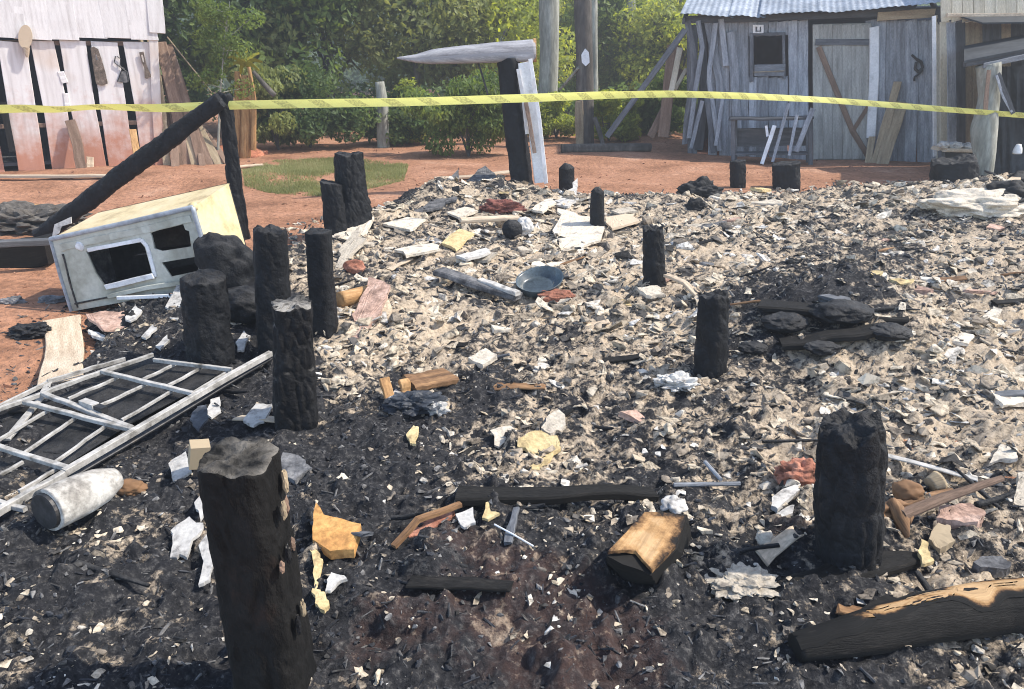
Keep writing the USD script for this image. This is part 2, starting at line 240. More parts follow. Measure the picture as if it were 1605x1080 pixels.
# ash bed: colour from the zones (primvars zone, red) and noise
ash_bed_mat = usdkit.material(stage, '/World/Looks/ash_bed', {
    'g': ('geometry', {}), 'z': ('attribute', {'attribute': 'zone'}), 'rd': ('attribute', {'attribute': 'red'}),
    'n1': ('noise_texture', {'scale': 11.0, 'detail': 9, 'roughness': .72}), 'n2': ('noise_texture', {'scale': 46.0, 'detail': 6, 'roughness': .7}), 'n3': ('noise_texture', {'scale': 3.1, 'detail': 5, 'roughness': .62}), 'd': ('math', {'math_type': 'multiply_add', 'value2': 1.6, 'value3': -.8}),
    'v': ('voronoi_texture', {'scale': 34.0, 'feature': 'f1'}),
    'a': ('math', {'math_type': 'multiply_add', 'value2': 4.4, 'value3': -2.2}), 'aa': ('math', {'math_type': 'add'}), 'b': ('math', {'math_type': 'multiply_add', 'value2': 1.7}), 'c': ('math', {'math_type': 'multiply_add', 'value2': .8}),
    'm': ('map_range', {'from_min': 1.0, 'from_max': 1.5, 'to_min': 0, 'to_max': 1, 'clamp': True}),
    'dark': ('rgb_ramp', {'ramp': [(.3, (.010, .011, .013)), (.52, (.028, .028, .031)), (.64, (.085, .082, .08)), (.75, (.17, .16, .15))]}),
    'lite': ('rgb_ramp', {'ramp': [(.3, (.20, .16, .12)), (.48, (.46, .37, .27)), (.7, (.62, .51, .38))]}),
    'mx': ('mix', {}), 'rr': ('math', {'math_type': 'multiply_add', 'value2': 2.2, 'value3': -1.05}), 'ra': ('math', {'math_type': 'multiply_add', 'value2': 1.3}), 'rc': ('map_range', {'from_min': .95, 'from_max': 1.9, 'to_min': 0, 'to_max': .62, 'clamp': True}),
    'mr': ('mix', {'color2': (.12, .062, .046)}), 'bp': ('bump', {'strength': .9, 'distance': .02}), 'p': ('principled_bsdf', {'roughness': .95, 'specular_ior_level': .2})},
    [('g.position', x + '.vector') for x in ('n1', 'n2', 'n3', 'v')] + [
     ('n3.fac', 'd.value1'), ('n1.fac', 'a.value1'), ('d.value', 'aa.value1'), ('a.value', 'aa.value2'), ('z.fac', 'b.value1'), ('aa.value', 'b.value3'), ('n2.fac', 'c.value1'), ('b.value', 'c.value3'), ('c.value', 'm.value'),
     ('n2.fac', 'dark.fac'), ('n2.fac', 'lite.fac'), ('m.result', 'mx.fac'), ('dark.color', 'mx.color1'), ('lite.color', 'mx.color2'),
     ('n1.fac', 'rr.value1'), ('rd.fac', 'ra.value1'), ('rr.value', 'ra.value3'), ('ra.value', 'rc.value'), ('rc.result', 'mr.fac'), ('mx.color', 'mr.color1'), ('mr.color', 'p.base_color'),
     ('n2.fac', 'bp.height'), ('bp.normal', 'p.normal')], surface='p.BSDF')
# white shed boards: splashed with red earth near the ground (dirt with a ragged upper edge)
splash = usdkit.material(stage, '/World/Looks/splashed_board', {
    'g': ('geometry', {}), 'tc': ('texture_coordinate', {}), 'oi': ('object_info', {}), 's': ('separate_xyz', {}), 'mp': ('mapping', {'scale': (.9, 9, 1)}), 'n': ('noise_texture', {'scale': 2.0, 'detail': 5}), 'n2': ('noise_texture', {'scale': 2.6, 'detail': 8, 'roughness': .68}),
    'w': ('rgb_ramp', {'ramp': [(.25, (.52, .49, .48)), (.5, (.70, .67, .66)), (.75, (.77, .75, .74))]}), 'k': ('math', {'math_type': 'multiply_add', 'value2': 2.0}),
    'm': ('map_range', {'from_min': 2.1, 'from_max': 1.25, 'to_min': 0, 'to_max': .85, 'clamp': True}), 'x': ('mix', {'color2': (.44, .16, .075)}), 'p': ('principled_bsdf', {'roughness': .85, 'specular_ior_level': .25}), 'b': ('bump', {'strength': .3, 'distance': .004}),
    'n4': ('noise_texture', {'scale': 1.1, 'detail': 3}), 'm4': ('map_range', {'from_min': .52, 'from_max': .72, 'to_min': 0, 'to_max': .55, 'clamp': True}), 'x4': ('mix', {'color2': (.50, .33, .20)})},
    [('g.position', 's.vector'), ('tc.UV', 'mp.vector'), ('mp.vector', 'n.vector'), ('g.position', 'n2.vector'), ('g.position', 'n4.vector'), ('n.fac', 'w.fac'), ('n2.fac', 'k.value1'), ('s.z', 'k.value3'), ('k.value', 'm.value'),
     ('m.result', 'x.fac'), ('n4.fac', 'm4.value'), ('m4.result', 'x4.fac'), ('w.color', 'x4.color1'), ('x4.color', 'x.color1'), ('x.color', 'p.base_color'), ('n.fac', 'b.height'), ('b.normal', 'p.normal')], surface='p.BSDF')
tape_mat = usdkit.material(stage, '/World/Looks/tape', {
    'tc': ('texture_coordinate', {}), 's': ('separate_xyz', {}), 'k': ('math', {'math_type': 'multiply_add', 'value2': 1.7}), 'f': ('math', {'math_type': 'multiply', 'value2': 3.1}), 'fr': ('math', {'math_type': 'fraction'}), 'lt': ('math', {'math_type': 'less_than', 'value2': .40}),
    'mp': ('mapping', {'scale': (46, 60, 1)}), 'n': ('noise_texture', {'scale': 1.0, 'detail': 3}), 'gt': ('map_range', {'from_min': .44, 'from_max': .56, 'to_min': .38, 'to_max': 1.0, 'clamp': True}), 'aa': ('math', {'math_type': 'absolute'}), 'sb': ('math', {'math_type': 'subtract', 'value2': .035}), 'l2': ('math', {'math_type': 'less_than', 'value2': .031}),
    'm1': ('math', {'math_type': 'multiply'}), 'm2': ('math', {'math_type': 'multiply'}), 'x': ('mix', {'color1': (.84, .82, .24), 'color2': (.34, .31, .10)}), 'mq': ('math', {'math_type': 'multiply', 'value2': .68}),
    'p': ('principled_bsdf', {'roughness': .35, 'specular_ior_level': .5}), 't': ('translucent_bsdf', {}), 'mc': ('mix_closure', {'fac': .35})},
    [('tc.UV', 's.vector'), ('s.y', 'k.value1'), ('s.x', 'k.value3'), ('k.value', 'f.value1'), ('f.value', 'fr.value1'), ('fr.value', 'lt.value1'), ('tc.UV', 'mp.vector'), ('mp.vector', 'n.vector'), ('n.fac', 'gt.value'), ('s.y', 'sb.value1'), ('sb.value', 'aa.value1'), ('aa.value', 'l2.value1'),
     ('lt.value', 'm1.value1'), ('gt.result', 'm1.value2'), ('m1.value', 'm2.value1'), ('l2.value', 'm2.value2'), ('m2.value', 'mq.value1'), ('mq.value', 'x.fac'), ('x.color', 'p.base_color'), ('x.color', 't.color'), ('p.BSDF', 'mc.closure1'), ('t.BSDF', 'mc.closure2')], surface='mc.closure')

# ------------------------------------------------------------------ shape helpers
def norm(v): v = np.asarray(v, float); return v / (np.linalg.norm(v) + 1e-12)
def resample(pts, n):
    pts = np.asarray(pts, float); s = np.r_[0, np.cumsum(np.linalg.norm(np.diff(pts, axis=0), axis=1))]; t = np.linspace(0, s[-1], n)
    return np.stack([np.interp(t, s, pts[:, k]) for k in range(3)], 1), t
def plank(pts, width, thick, across, seed=0, n=9, rag=.06, taper=1.0):
    """A board along a polyline: 'across' is the rough direction of its width. Edges uneven, ends ragged."""
    r = np.random.default_rng(seed); c, t = resample(pts, n); d = np.gradient(c, axis=0); d /= np.linalg.norm(d, axis=1)[:, None] + 1e-9
    a = np.asarray(across, float); a = a - d * (d @ a)[:, None]; a /= np.linalg.norm(a, axis=1)[:, None] + 1e-9; nn = np.cross(d, a)
    sm = lambda k: gaussian_filter1d(r.normal(size=(n, k)), n / 11, axis=0, mode='nearest') * (n / 11) ** .5 * 1.4 + .35 * r.normal(size=(n, k)) * (9 / n)
    w0, w1 = (width * .5 * (1 + rag * sm(1)[:, 0]) * np.linspace(1, taper, n) for _ in (0, 1))
    h = thick * .5
    c = c + nn * (sm(1) * thick * .12)
    ch = min(h * .5, width * .08)
    prof = lambda k: [c[k] - a[k] * w0[k] - nn[k] * (h - ch), c[k] - a[k] * (w0[k] - ch) - nn[k] * h, c[k] + a[k] * (w1[k] - ch) - nn[k] * h, c[k] + a[k] * w1[k] - nn[k] * (h - ch),
                      c[k] + a[k] * w1[k] + nn[k] * (h - ch), c[k] + a[k] * (w1[k] - ch) + nn[k] * h, c[k] - a[k] * (w0[k] - ch) + nn[k] * h, c[k] - a[k] * w0[k] + nn[k] * (h - ch)]
    v = np.array([p for k in range(n) for p in prof(k)])
    for e, s in ((0, -1), (n - 1, 1)):
        v[e * 8:e * 8 + 8] += d[e] * s * np.repeat(r.uniform(-.5, .5, 4), 2)[:, None] * width * rag * 2.5
    f = [(k * 8 + j, k * 8 + (j + 1) % 8, (k + 1) * 8 + (j + 1) % 8, (k + 1) * 8 + j) for k in range(n - 1) for j in range(8)]
    tr = [x for q in f for x in ((q[0], q[1], q[2]), (q[0], q[2], q[3]))] + [(0, j + 1, j) for j in range(1, 7)] + [((n - 1) * 8, (n - 1) * 8 + j, (n - 1) * 8 + j + 1) for j in range(1, 7)]
    off = r.uniform(0, 40)
    uv = np.array([(off + t[k], off * .37 + x) for k in range(n) for x in (0, .02, width, width + .02, width + .03, width + .04, 2 * width, 2 * width + .02)])
    return v, np.array(tr), uv
def limb(pts, radii, sides=12, n=16, seed=0, rough=.06, flat=1.0, cap=True, arc=None):
    """A rounded pole, log or trunk along a polyline."""
    r = np.random.default_rng(seed); c, t = resample(pts, n); rad = np.interp(np.linspace(0, 1, n), np.linspace(0, 1, len(radii)), radii)
    d = np.gradient(c, axis=0); d /= np.linalg.norm(d, axis=1)[:, None] + 1e-9
    up = np.array([0, 0, 1.0]) if abs(d[n // 2][2]) < .8 else np.array([0, 1.0, 0])
    a = np.cross(d, up); a /= np.linalg.norm(a, axis=1)[:, None]; b = np.cross(a, d)
    th = np.linspace(0, 2 * np.pi, sides, endpoint=False)
    if arc: th = np.linspace(*arc, sides) ; cap = False
    if arc: th = th[None] + ((fbm(np.stack([t * 9, 0 * t, 0 * t + seed], 1), 3, seed + 2) - .5) * 1.1)[:, None] * np.array([1, -1])[np.clip((np.arange(sides) * 2) // sides, 0, 1)][None]
    else: th = np.repeat(th[None], n, 0)
    dirs = a[:, None] * np.cos(th)[..., None] + b[:, None] * np.sin(th)[..., None] * flat
    nz = fbm(dirs * 1.3 + c[:, None] * 2.0 / max(rad.mean() * 8, .2) + seed * 3.1, 3, seed) - .5
    v = (c[:, None] + dirs * (rad[:, None] * (1 + 2.2 * rough * nz))[..., None]).reshape(-1, 3)
    f = [(k * sides + j, k * sides + (j + 1) % sides, (k + 1) * sides + (j + 1) % sides, (k + 1) * sides + j) for k in range(n - 1) for j in range(sides - (1 if arc else 0))]
    tr = [x for q in f for x in ((q[0], q[1], q[2]), (q[0], q[2], q[3]))]
    off = r.uniform(0, 30); uv = [(off + t[k], off * .4 + j * rad[k] * 2 * np.pi / sides) for k in range(n) for j in range(sides)]
    if cap:
        v = np.vstack([v, c[0], c[-1]]); uv += [(off, off), (off + 5, off)]; m = n * sides
        tr += [(m, (j + 1) % sides, j) for j in range(sides)] + [(m + 1, (n - 1) * sides + j, (n - 1) * sides + (j + 1) % sides) for j in range(sides)]
    return v, np.array(tr), np.array(uv)
def charred(base, top, r0, r1, seed=0, square=0.0, jag=.03, slant=(0, 0), cell=.045, crack=.012, res=.013, dome=0.0, waist=0.0, big_=.36):
    """A burnt post: alligator-cracked sides, broken top. base and top are axis points; square from 0 to 1."""
    r = np.random.default_rng(seed); base, top = np.asarray(base, float), np.asarray(top, float); L = np.linalg.norm(top - base); ax = (top - base) / L
    a = norm(np.cross(ax, [0, 1, 0])); b = np.cross(ax, a); a, b = a, -b
    nt = int(np.clip(2 * np.pi * max(r0, r1) / res, 20, 90)); nz = int(np.clip(L / res, 14, 90)); nr = max(5, int(r1 / res / 1.3))
    th = np.linspace(0, 2 * np.pi, nt, endpoint=False) ; s = np.linspace(0, 1, nz)
    sq = 1 / np.maximum(np.abs(np.cos(th + seed)), np.abs(np.sin(th + seed))); rp = 1 + square * (np.minimum(sq, 1.22) * .92 - 1)
    R = (r0 + (r1 - r0) * s - waist * np.sin(np.pi * s))[:, None] * rp[None]
    P = lambda S, Rr: base + ax * (S * L)[..., None] + a * (Rr * np.cos(th))[..., None] + b * (Rr * np.sin(th))[..., None]
    side = P(np.repeat(s[:, None], nt, 1), R)
    big = fbm(side * [7, 7, 4] + seed, 4, seed) - .5; R = R * (1 + big_ * big)
    q = P(np.repeat(s[:, None], nt, 1), R).reshape(-1, 3)
    lo, hi = q.min(0) - .05, q.max(0) + .05; sc = np.array([1, 1, .40]); cnt = int(np.prod((hi - lo) * sc) / cell ** 3) + 8
    seeds = r.uniform(lo, hi, (cnt, 3)) * sc; dd = cKDTree(seeds).query(q * sc, k=2)[0]; e = np.clip((dd[:, 1] - dd[:, 0]) / cell * 2.6, 0, 1).reshape(nz, nt)
    R = R - crack * (1 - e) ** 1.5 - .004 * (fbm(q * 40, 2, seed).reshape(nz, nt) - .5)
    def lift(rr):  # top height offset at fraction rr of the radius
        tl = fbm(np.stack([np.cos(th) * 1.7 * rr + seed * 3.3, np.sin(th) * 1.7 * rr, 0 * th], 1), 4, seed) - .5
        return jag * 4.0 * tl * (.4 + .6 * rr) + (slant[0] * np.cos(th) + slant[1] * np.sin(th)) * rr - dome * rr ** 2
    S = s[:, None] + (s[:, None] ** 3) * lift(1.0)[None] / L
    rows = [P(S, R)]
    for k in range(1, nr):
        rr = 1 - k / nr; pr = P(np.full((1, nt), 1.0) + lift(rr)[None] / L, (R[-1] * rr)[None])
        pr = pr + ax * ((fbm(pr * 30, 3, seed + 3) - .5) * .03)[..., None]
        rows.append(pr)
    v = np.vstack([x.reshape(-1, 3) for x in rows] + [rows[-1].reshape(-1, 3).mean(0)[None]]); n = nz + nr - 1
    k, j = np.meshgrid(np.arange(n - 1), np.arange(nt), indexing='ij'); k, j = k.ravel(), j.ravel(); j2 = (j + 1) % nt
    f = np.vstack([np.stack([k * nt + j, k * nt + j2, (k + 1) * nt + j2], 1), np.stack([k * nt + j, (k + 1) * nt + j2, (k + 1) * nt + j], 1)])
    jj = np.arange(nt); f = np.vstack([f, np.stack([(n - 1) * nt + jj, (n - 1) * nt + (jj + 1) % nt, np.full(nt, n * nt)], 1)])
    return v, f
def extrude(poly, o, u, v, n, thick):
    """A shapely polygon in the (u, v) plane at o, extruded by thick along n."""
    m = trimesh.creation.extrude_polygon(poly, thick, engine='earcut'); p = np.array(m.vertices)
    return np.asarray(o) + p[:, :1] * u + p[:, 1:2] * v + p[:, 2:] * n, np.array(m.faces)
def panel(px, o, n, thick, holes=(), rough=0, seed=0):
    """A panel on the plane (o, n) outlined by photograph pixels."""
    n = norm(n); u = norm(np.cross([0, 0, 1], -n)) if abs(n[2]) < .95 else np.array([1.0, 0, 0]); u = -u if u[0] < 0 else u; v = np.cross(n, u); v = -v if v[2] < 0 else v
    P2 = lambda pts: [((q := on_plane(x, y, o, n) - o) @ u, q @ v) for x, y in pts]
    poly = Polygon(P2(px), [P2(h) for h in holes]).buffer(0)
    nn = np.cross(u, v)
    return extrude(poly, np.asarray(o, float), u, v, nn, thick)
def shard(px, thick, seed=0, lift=.01, tilt=(0, 0), bend=0.0, sub=True, rg=.6):
    """A broken flat piece on the ash: outline given in pixels, laid on the ground, crooked and uneven."""
    r = np.random.default_rng(seed); p = np.array([T(x, y) for x, y in px]); c = p.mean(0)
    z0 = p[:, 2].max() if len(p) else 0
    q = [p[k] + (p[(k + 1) % len(p)] - p[k]) * t for k in range(len(p)) for t in (0, .36 + .2 * r.random(), .7 + .1 * r.random())]
    q = np.array(q); size = np.linalg.norm(np.ptp(p, axis=0)[:2]); q[:, :2] += r.normal(size=(len(q), 2)) * size * .035 * rg
    poly = Polygon(q[:, :2]).buffer(0); poly = max(getattr(poly, 'geoms', [poly]), key=lambda g: g.area)
    m = trimesh.creation.extrude_polygon(poly, thick, engine='earcut')
    if sub:
        m = m.subdivide_to_size(max(size / 7, .012), max_iter=7) if True else m
    v = np.array(m.vertices); dx, dy = v[:, 0] - c[0], v[:, 1] - c[1]
    z = c[2] + lift + v[:, 2] + tilt[0] * dx + tilt[1] * dy + bend * (dx ** 2 + dy ** 2) / max(size, .01)
    z = z + (fbm(np.stack([v[:, 0] * 14, v[:, 1] * 14, 0 * z + seed], 1), 3, seed) - .5) * max(thick * .9, .012) * rg + (fbm(v * 45, 2, seed) - .5) * thick * .5 * rg
    v = np.column_stack([v[:, 0] + (fbm(v * 40, 2, seed + 1) - .5) * thick * .6 * rg, v[:, 1], z])
    return v, np.array(m.faces)
def lump(c, size, seed=0, sub=3, amp=.35, freq=2.2):
    m = trimesh.creation.icosphere(sub); v = np.array(m.vertices); n = fbm(v * freq + seed * 7.3, 3, seed) - .5
    return np.asarray(c) + v * (1 + amp * 2 * n)[:, None] * np.asarray(size), np.array(m.faces)
def board_px(a, b, width, thick, seed=0, z=(.03, .03), flat=True, n=9, mid=None, rag=.06, taper=1.0):
    """A board lying on the ground between two pixels (z: height of its centre above the ground at the ends)."""
    p0, p1 = T(*a, lift=z[0]), T(*b, lift=z[1]); pts = [p0] + ([T(*mid[:2], lift=mid[2])] if mid else []) + [p1]
    d = norm(p1 - p0); across = np.cross([0, 0, 1.0], d) if flat else np.array([0, 0, 1.0])
    return plank(pts, width, thick, across, seed, n, rag, taper)
def box(c, size, rotz=0, tilt=(0, 0), ch=.0):
    m = trimesh.creation.box(size)
    R = trimesh.transformations.euler_matrix(tilt[0], tilt[1], rotz); m.apply_transform(R); m.apply_translation(c)
    return np.array(m.vertices), np.array(m.faces)

# ------------------------------------------------------------------ the ground, the bed of ash
def axis_grid(a, b, fine, far):  # coordinates dense near zero, sparse outwards
    out = [0.0]; step = fine
    while out[-1] < b: out.append(out[-1] + step); step = min(step * far, 30)
    return out
gx = np.array(axis_grid(0, 150, .09, 1.035)); gx = np.r_[-gx[:0:-1], gx]; gy = np.array(axis_grid(0, 170, .09, 1.018)); gy = np.r_[-np.array(axis_grid(0, 60, .3, 1.3))[:0:-1], gy]
X, Yg = np.meshgrid(gx, gy); Z = earth(X, Yg); nx_, ny_ = len(gx), len(gy)
def grid_faces(ny, nx):
    k, j = np.meshgrid(np.arange(ny - 1), np.arange(nx - 1), indexing='ij'); i = (k * nx + j).ravel()
    return np.vstack([np.stack([i, i + 1, i + nx + 1], 1), np.stack([i, i + nx + 1, i + nx], 1)])
structure('ground', (np.stack([X, Yg, Z], -1).reshape(-1, 3), grid_faces(ny_, nx_)), red_earth)
rows = [.7]
while rows[-1] < 11.2: rows.append(rows[-1] + .0048 * (rows[-1] + 1.0))
rows = np.array(rows); cols = np.linspace(-1, 1, 660)
Yb = np.repeat(rows[:, None], len(cols), 1); Xb = cols[None] * (1.15 * rows[:, None] + 1.3); Zb = bed(Xb, Yb)
v = np.stack([Xb, Yb, Zb], -1).reshape(-1, 3); f = grid_faces(len(rows), len(cols)); keep = (bed_dist(Xb, Yb).ravel() > -.55)[f].all(1); f = f[keep]
used = np.unique(f); remap = np.zeros(len(v), int); remap[used] = np.arange(len(used)); v, f = v[used], remap[f]
m = usdkit.mesh(stage, '/World/ash_bed', (v, f), ash_bed_mat, True); tag(m.GetPrim(), kind='structure')
pv = UsdGeom.PrimvarsAPI(m)
pv.CreatePrimvar('zone', Sdf.ValueTypeNames.FloatArray, 'vertex').Set(Vt.FloatArray.FromNumpy(np.concatenate([light_zone(c[:, 0], c[:, 1]) for c in np.array_split(v, 40)]).astype(np.float32)))
pv.CreatePrimvar('red', Sdf.ValueTypeNames.FloatArray, 'vertex').Set(Vt.FloatArray.FromNumpy(red_zone(v[:, 0], v[:, 1]).astype(np.float32)))

# loose bits in the ash
def bit_shapes(kind, k=20):
    out = []
    for s in range(k):
        r = np.random.default_rng(100 + s + 50 * len(kind)); m = s % 5
        if kind == 'flake' and m < 3:      # thin curled crust or shard with a torn outline
            n = int(r.integers(7, 12)); th = np.linspace(0, 2 * np.pi, n, endpoint=False) + r.normal(size=n) * .2; rad = 1 + (.28, .38, .30)[m] * r.normal(size=n); rad = np.clip(rad, .35, 1.6); el = r.uniform(.4, .95) if m < 2 else r.uniform(.14, .3)
            e = np.stack([np.cos(th) * rad, np.sin(th) * rad * el, r.normal(size=n) * .07], 1); t = r.uniform(.05, .14); b1, b2 = r.uniform(-.35, .35, 2)
            v = np.vstack([e, e * 1.02 - [0, 0, t], [[.1 * r.normal(), .1 * r.normal() * el, .05]]]); v[:, 2] += b1 * v[:, 0] ** 2 + b2 * v[:, 0] * v[:, 1] - .1; j = np.arange(n); j2 = (j + 1) % n
            f = np.vstack([np.stack([j, j2, np.full(n, 2 * n)], 1), np.stack([j, j + n, j2 + n], 1), np.stack([j, j2 + n, j2], 1)])
        elif kind == 'chunk' and m < 2:    # split stick of charcoal
            n = 5; th = np.linspace(0, 2 * np.pi, n, endpoint=False); w = r.uniform(.14, .3); c = [-1.3, -.2, .5, 1.3]; v = []
            for x in c: v += [(x + .12 * r.normal(), np.cos(a) * w * r.uniform(.7, 1.2), np.sin(a) * w * r.uniform(.6, 1.1)) for a in th]
            v = np.array(v); f = np.vstack([np.array([(q * n + a, q * n + (a + 1) % n, (q + 1) * n + (a + 1) % n), (q * n + a, (q + 1) * n + (a + 1) % n, (q + 1) * n + a)]) for q in range(3) for a in range(n)] + [np.array([(0, a + 1, a) for a in range(1, 4)] + [(15, 15 + a, 16 + a) for a in range(1, 4)])]); f = f[:, ::-1]
        else:
            p = r.normal(size=(12, 3)); p /= np.linalg.norm(p, axis=1)[:, None]; p *= r.uniform(.6, 1.15, 12)[:, None]; p *= [1, r.uniform(.5, .85), r.uniform(.25, .6)]
            h = trimesh.convex.convex_hull(p); v, f = np.array(h.vertices), np.array(h.faces)
        out.append((v, f))
    return out
def scatter(count, accept, smin, smax, power, kind, seed, flat, sink):
    r = np.random.default_rng(seed); y = .8 + (10.6 - .8) * r.random(count * 8) ** 1.75; x = (r.random(len(y)) * 2 - 1) * (.92 * y + .95)
    ok = bed_dist(x, y) > -.15 + .3 * r.random(len(y)) - .25; x, y = x[ok], y[ok]
    ok = r.random(len(x)) < accept(x, y); x, y = x[ok][:count], y[ok][:count]
    z = ground_z(x, y, True); s = smin + (smax - smin) * r.random(len(x)) ** power; s = s * np.clip(.34 + y * .135, .5, 1.3)
    if 'flake' in kind: s = s * (.38 + .62 * np.clip(np.concatenate([light_zone(a, b) for a, b in zip(np.array_split(x, 20), np.array_split(y, 20))]) * 1.5, 0, 1))
    return x, y, z, s, r.uniform(0, 2 * np.pi, len(x)), r.normal(size=(len(x), 2)) * flat, sink
def rot(yaw, tilt):
    c, s = np.cos(yaw), np.sin(yaw); a, b = tilt[:, 0], tilt[:, 1]; o, i = 0 * c, 0 * c + 1
    Rz = np.stack([np.stack([c, -s, o], 1), np.stack([s, c, o], 1), np.stack([o, o, i], 1)], 1)
    Rx = np.stack([np.stack([i, o, o], 1), np.stack([o, np.cos(a), -np.sin(a)], 1), np.stack([o, np.sin(a), np.cos(a)], 1)], 1)
    Ry = np.stack([np.stack([np.cos(b), o, np.sin(b)], 1), np.stack([o, i, o], 1), np.stack([-np.sin(b), o, np.cos(b)], 1)], 1)
    return Rx @ Ry @ Rz
def joined(sc, shapes, seed):
    x, y, z, s, yaw, tilt, sink = sc; R = rot(yaw, tilt); pick = np.random.default_rng(seed).integers(0, len(shapes), len(x)); V, F, n, TT = [], [], 0, []; rt = np.random.default_rng(seed + 500)
    for k, (v, f) in enumerate(shapes):
        i = np.nonzero(pick == k)[0]
        if not len(i): continue
        w = np.einsum('nij,vj->nvi', R[i], v) * s[i, None, None] + np.stack([x[i], y[i], z[i] + s[i] * sink], 1)[:, None]
        TT.append(np.repeat(rt.random(len(i)), len(v))); V.append(w.reshape(-1, 3)); F.append((f[None] + (np.arange(len(i)) * len(v))[:, None, None]).reshape(-1, 3) + n); n += len(i) * len(v)
    return np.vstack(V), np.vstack(F), (), np.concatenate(TT)
LANDMARKS = [('the tilted dark pan', 846, 440), ('the ash-topped blackened stump', 1026, 450), ('the slim rounded stump', 937, 368), ('the near burnt stump', 1330, 868), ('the orange-brown wood block', 1015, 880), ('the yellowish slab', 842, 715), ('the square charred stump', 464, 660),
  ('the thin flat-topped stump', 508, 520), ('the board heap', 1300, 500), ('the metal grille', 200, 650), ('the long thin charred plank', 870, 778), ('the tall ragged stump', 556, 358), ('the tall square stump', 430, 1000), ('the charred log', 1450, 970), ('the scorched brown board end', 670, 595), ('the pale ash mound', 1532, 330), ('the broad rounded stump', 332, 570)]
LM_XY = np.array([at_z(x, y, .1)[:2] for _, x, y in LANDMARKS])
def near_mark(x, y): return LANDMARKS[int(np.argmin((LM_XY[:, 0] - x) ** 2 + (LM_XY[:, 1] - y) ** 2))][0]
flakes, chunks = bit_shapes('flake'), bit_shapes('chunk')
zone_l = lambda x, y: np.concatenate([light_zone(a, b) for a, b in zip(np.array_split(x, 60), np.array_split(y, 60))])
clump = lambda x, y, f, s: np.clip((fbm(np.stack([x * f, y * f, 0 * x], 1), 3, s) - .38) * 4.5, 0, 1)
acc_l = lambda x, y: np.clip(zone_l(x, y) ** 1.35 * (.25 + .75 * clump(x, y, 2.6, 71) * (.35 + .65 * clump(x, y, 5.5, 72))) + .004 + .05 * np.clip((2.9 - y) / .8, 0, 1) * clump(x, y, 3.5, 75), 0, 1)
acc_d = lambda x, y: np.clip(1.1 - .93 * zone_l(x, y), .17, 1) * (.4 + .6 * clump(x, y, 2.2, 81))
acc_g = lambda x, y: .35 + .5 * clump(x, y, 1.8, 91)
def stuff(name, mesh, mat, label, cat):
    p = structure(name, mesh, mat, False, 'stuff'); return tag(p, label, cat, kind='stuff')
stuff('ash_flakes', joined(scatter(34000, acc_l, .006, .085, 4.4, 'flake', 1, .22, .10), flakes, 2), flake_mat, 'small pale flakes of burnt plaster and ash littering the burnt floor', 'ash flakes')
stuff('charcoal_bits', joined(scatter(26000, acc_d, .004, .034, 4.0, 'chunk', 3, .5, .15), chunks, 4), coal_mat, 'black charcoal crumbs strewn over the burnt floor', 'charcoal bits')
stuff('grey_grit', joined(scatter(17000, acc_g, .005, .034, 3.2, 'chunk', 5, .5, .15), chunks, 6), grit_mat, 'grey gritty crumbs mixed into the ash', 'grit')
def yard(count, seed):
    r = np.random.default_rng(seed); y = 3.2 + 13 * r.random(count * 3) ** .8; x = (r.random(len(y)) * 2 - 1) * (.8 * y + .5); q = fbm(np.stack([x * 1.3, y * 1.3, 0 * x], 1), 3, 7); ok = (bed_dist(x, y) < .1) & (r.random(len(x)) < np.clip((q - .42) * 5, .04, 1) + .5 * np.exp(-np.abs(bed_dist(x, y)) / .35))
    x, y = x[ok][:count], y[ok][:count]; return x, y, ground_z(x, y), .006 + .03 * r.random(len(x)) ** 4, r.uniform(0, 6.28, len(x)), r.normal(size=(len(x), 2)) * .4, .1
stuff('earth_crumbs', joined(yard(2800, 8), chunks, 9), M('earth_crumb', [(.3, (.10, .05, .035)), (.5, (.24, .115, .075)), (.75, (.40, .24, .16))], 20, rough=.95, bump=.5, bdist=.005, bscale=80, vary=.6, island=True, spec=.1), 'crumbs of red earth and litter scattered over the bare yard', 'earth crumbs')
# the largest loose pieces, one by one
UsdGeom.Scope.Define(stage, '/World/Looks')
def pieces(count, accept, smin, smax, seed, shapes, name, mat, label, cat, group, flat):
    x, y, z, s, yaw, tilt, _ = scatter(count, accept, smin, smax, 1.6, name, seed, flat, 0); R = rot(yaw, tilt)
    classes = []
    for k, (v, f) in enumerate(list(shapes[:12]) * 3):
        tm = trimesh.Trimesh(v, f, process=False).subdivide().subdivide(); vv = np.array(tm.vertices); vv = vv + (fbm(vv * 3.1 + k, 3, k) - .5)[:, None] * .16 * np.array([1, 1, .8])
        cp = stage.CreateClassPrim(f'/World/Looks/{name}_{chr(97 + k % 12)}{chr(97 + k // 12)}'); set_tone(usdkit.mesh(stage, f'{cp.GetPath()}/body', (vv, np.array(tm.faces)), mat, False)); classes.append(cp)
    for i in range(len(x)):
        q = UsdGeom.Xform.Define(stage, numbered('/World', name)); A = np.eye(4); A[:3, :3] = (R[i] * s[i]).T; A[3, :3] = (x[i], y[i], z[i] + .22 * s[i])
        q.AddTransformOp().Set(Gf.Matrix4d(*A.ravel().tolist())); pr = q.GetPrim()
        pr.GetReferences().AddInternalReference(classes[int(rng.integers(len(classes)))].GetPath()); pr.SetInstanceable(True); w = near_mark(x[i], y[i]); tag(pr, f'{label} nearest {w}', cat, f'{group} nearest {w}')
flake_big = piece_mat('plaster_flake', 'oi.fac', 2.6, 'tc.object')
coal_big = M('charcoal_chunk', [(.3, (.009, .010, .013)), (.6, (.022, .023, .027)), (.8, (.06, .062, .066))], 2.5, rough=.6, bump=.8, bdist=.05, bscale=14, vary=.5, spec=.4, fine=.5, space='obj')
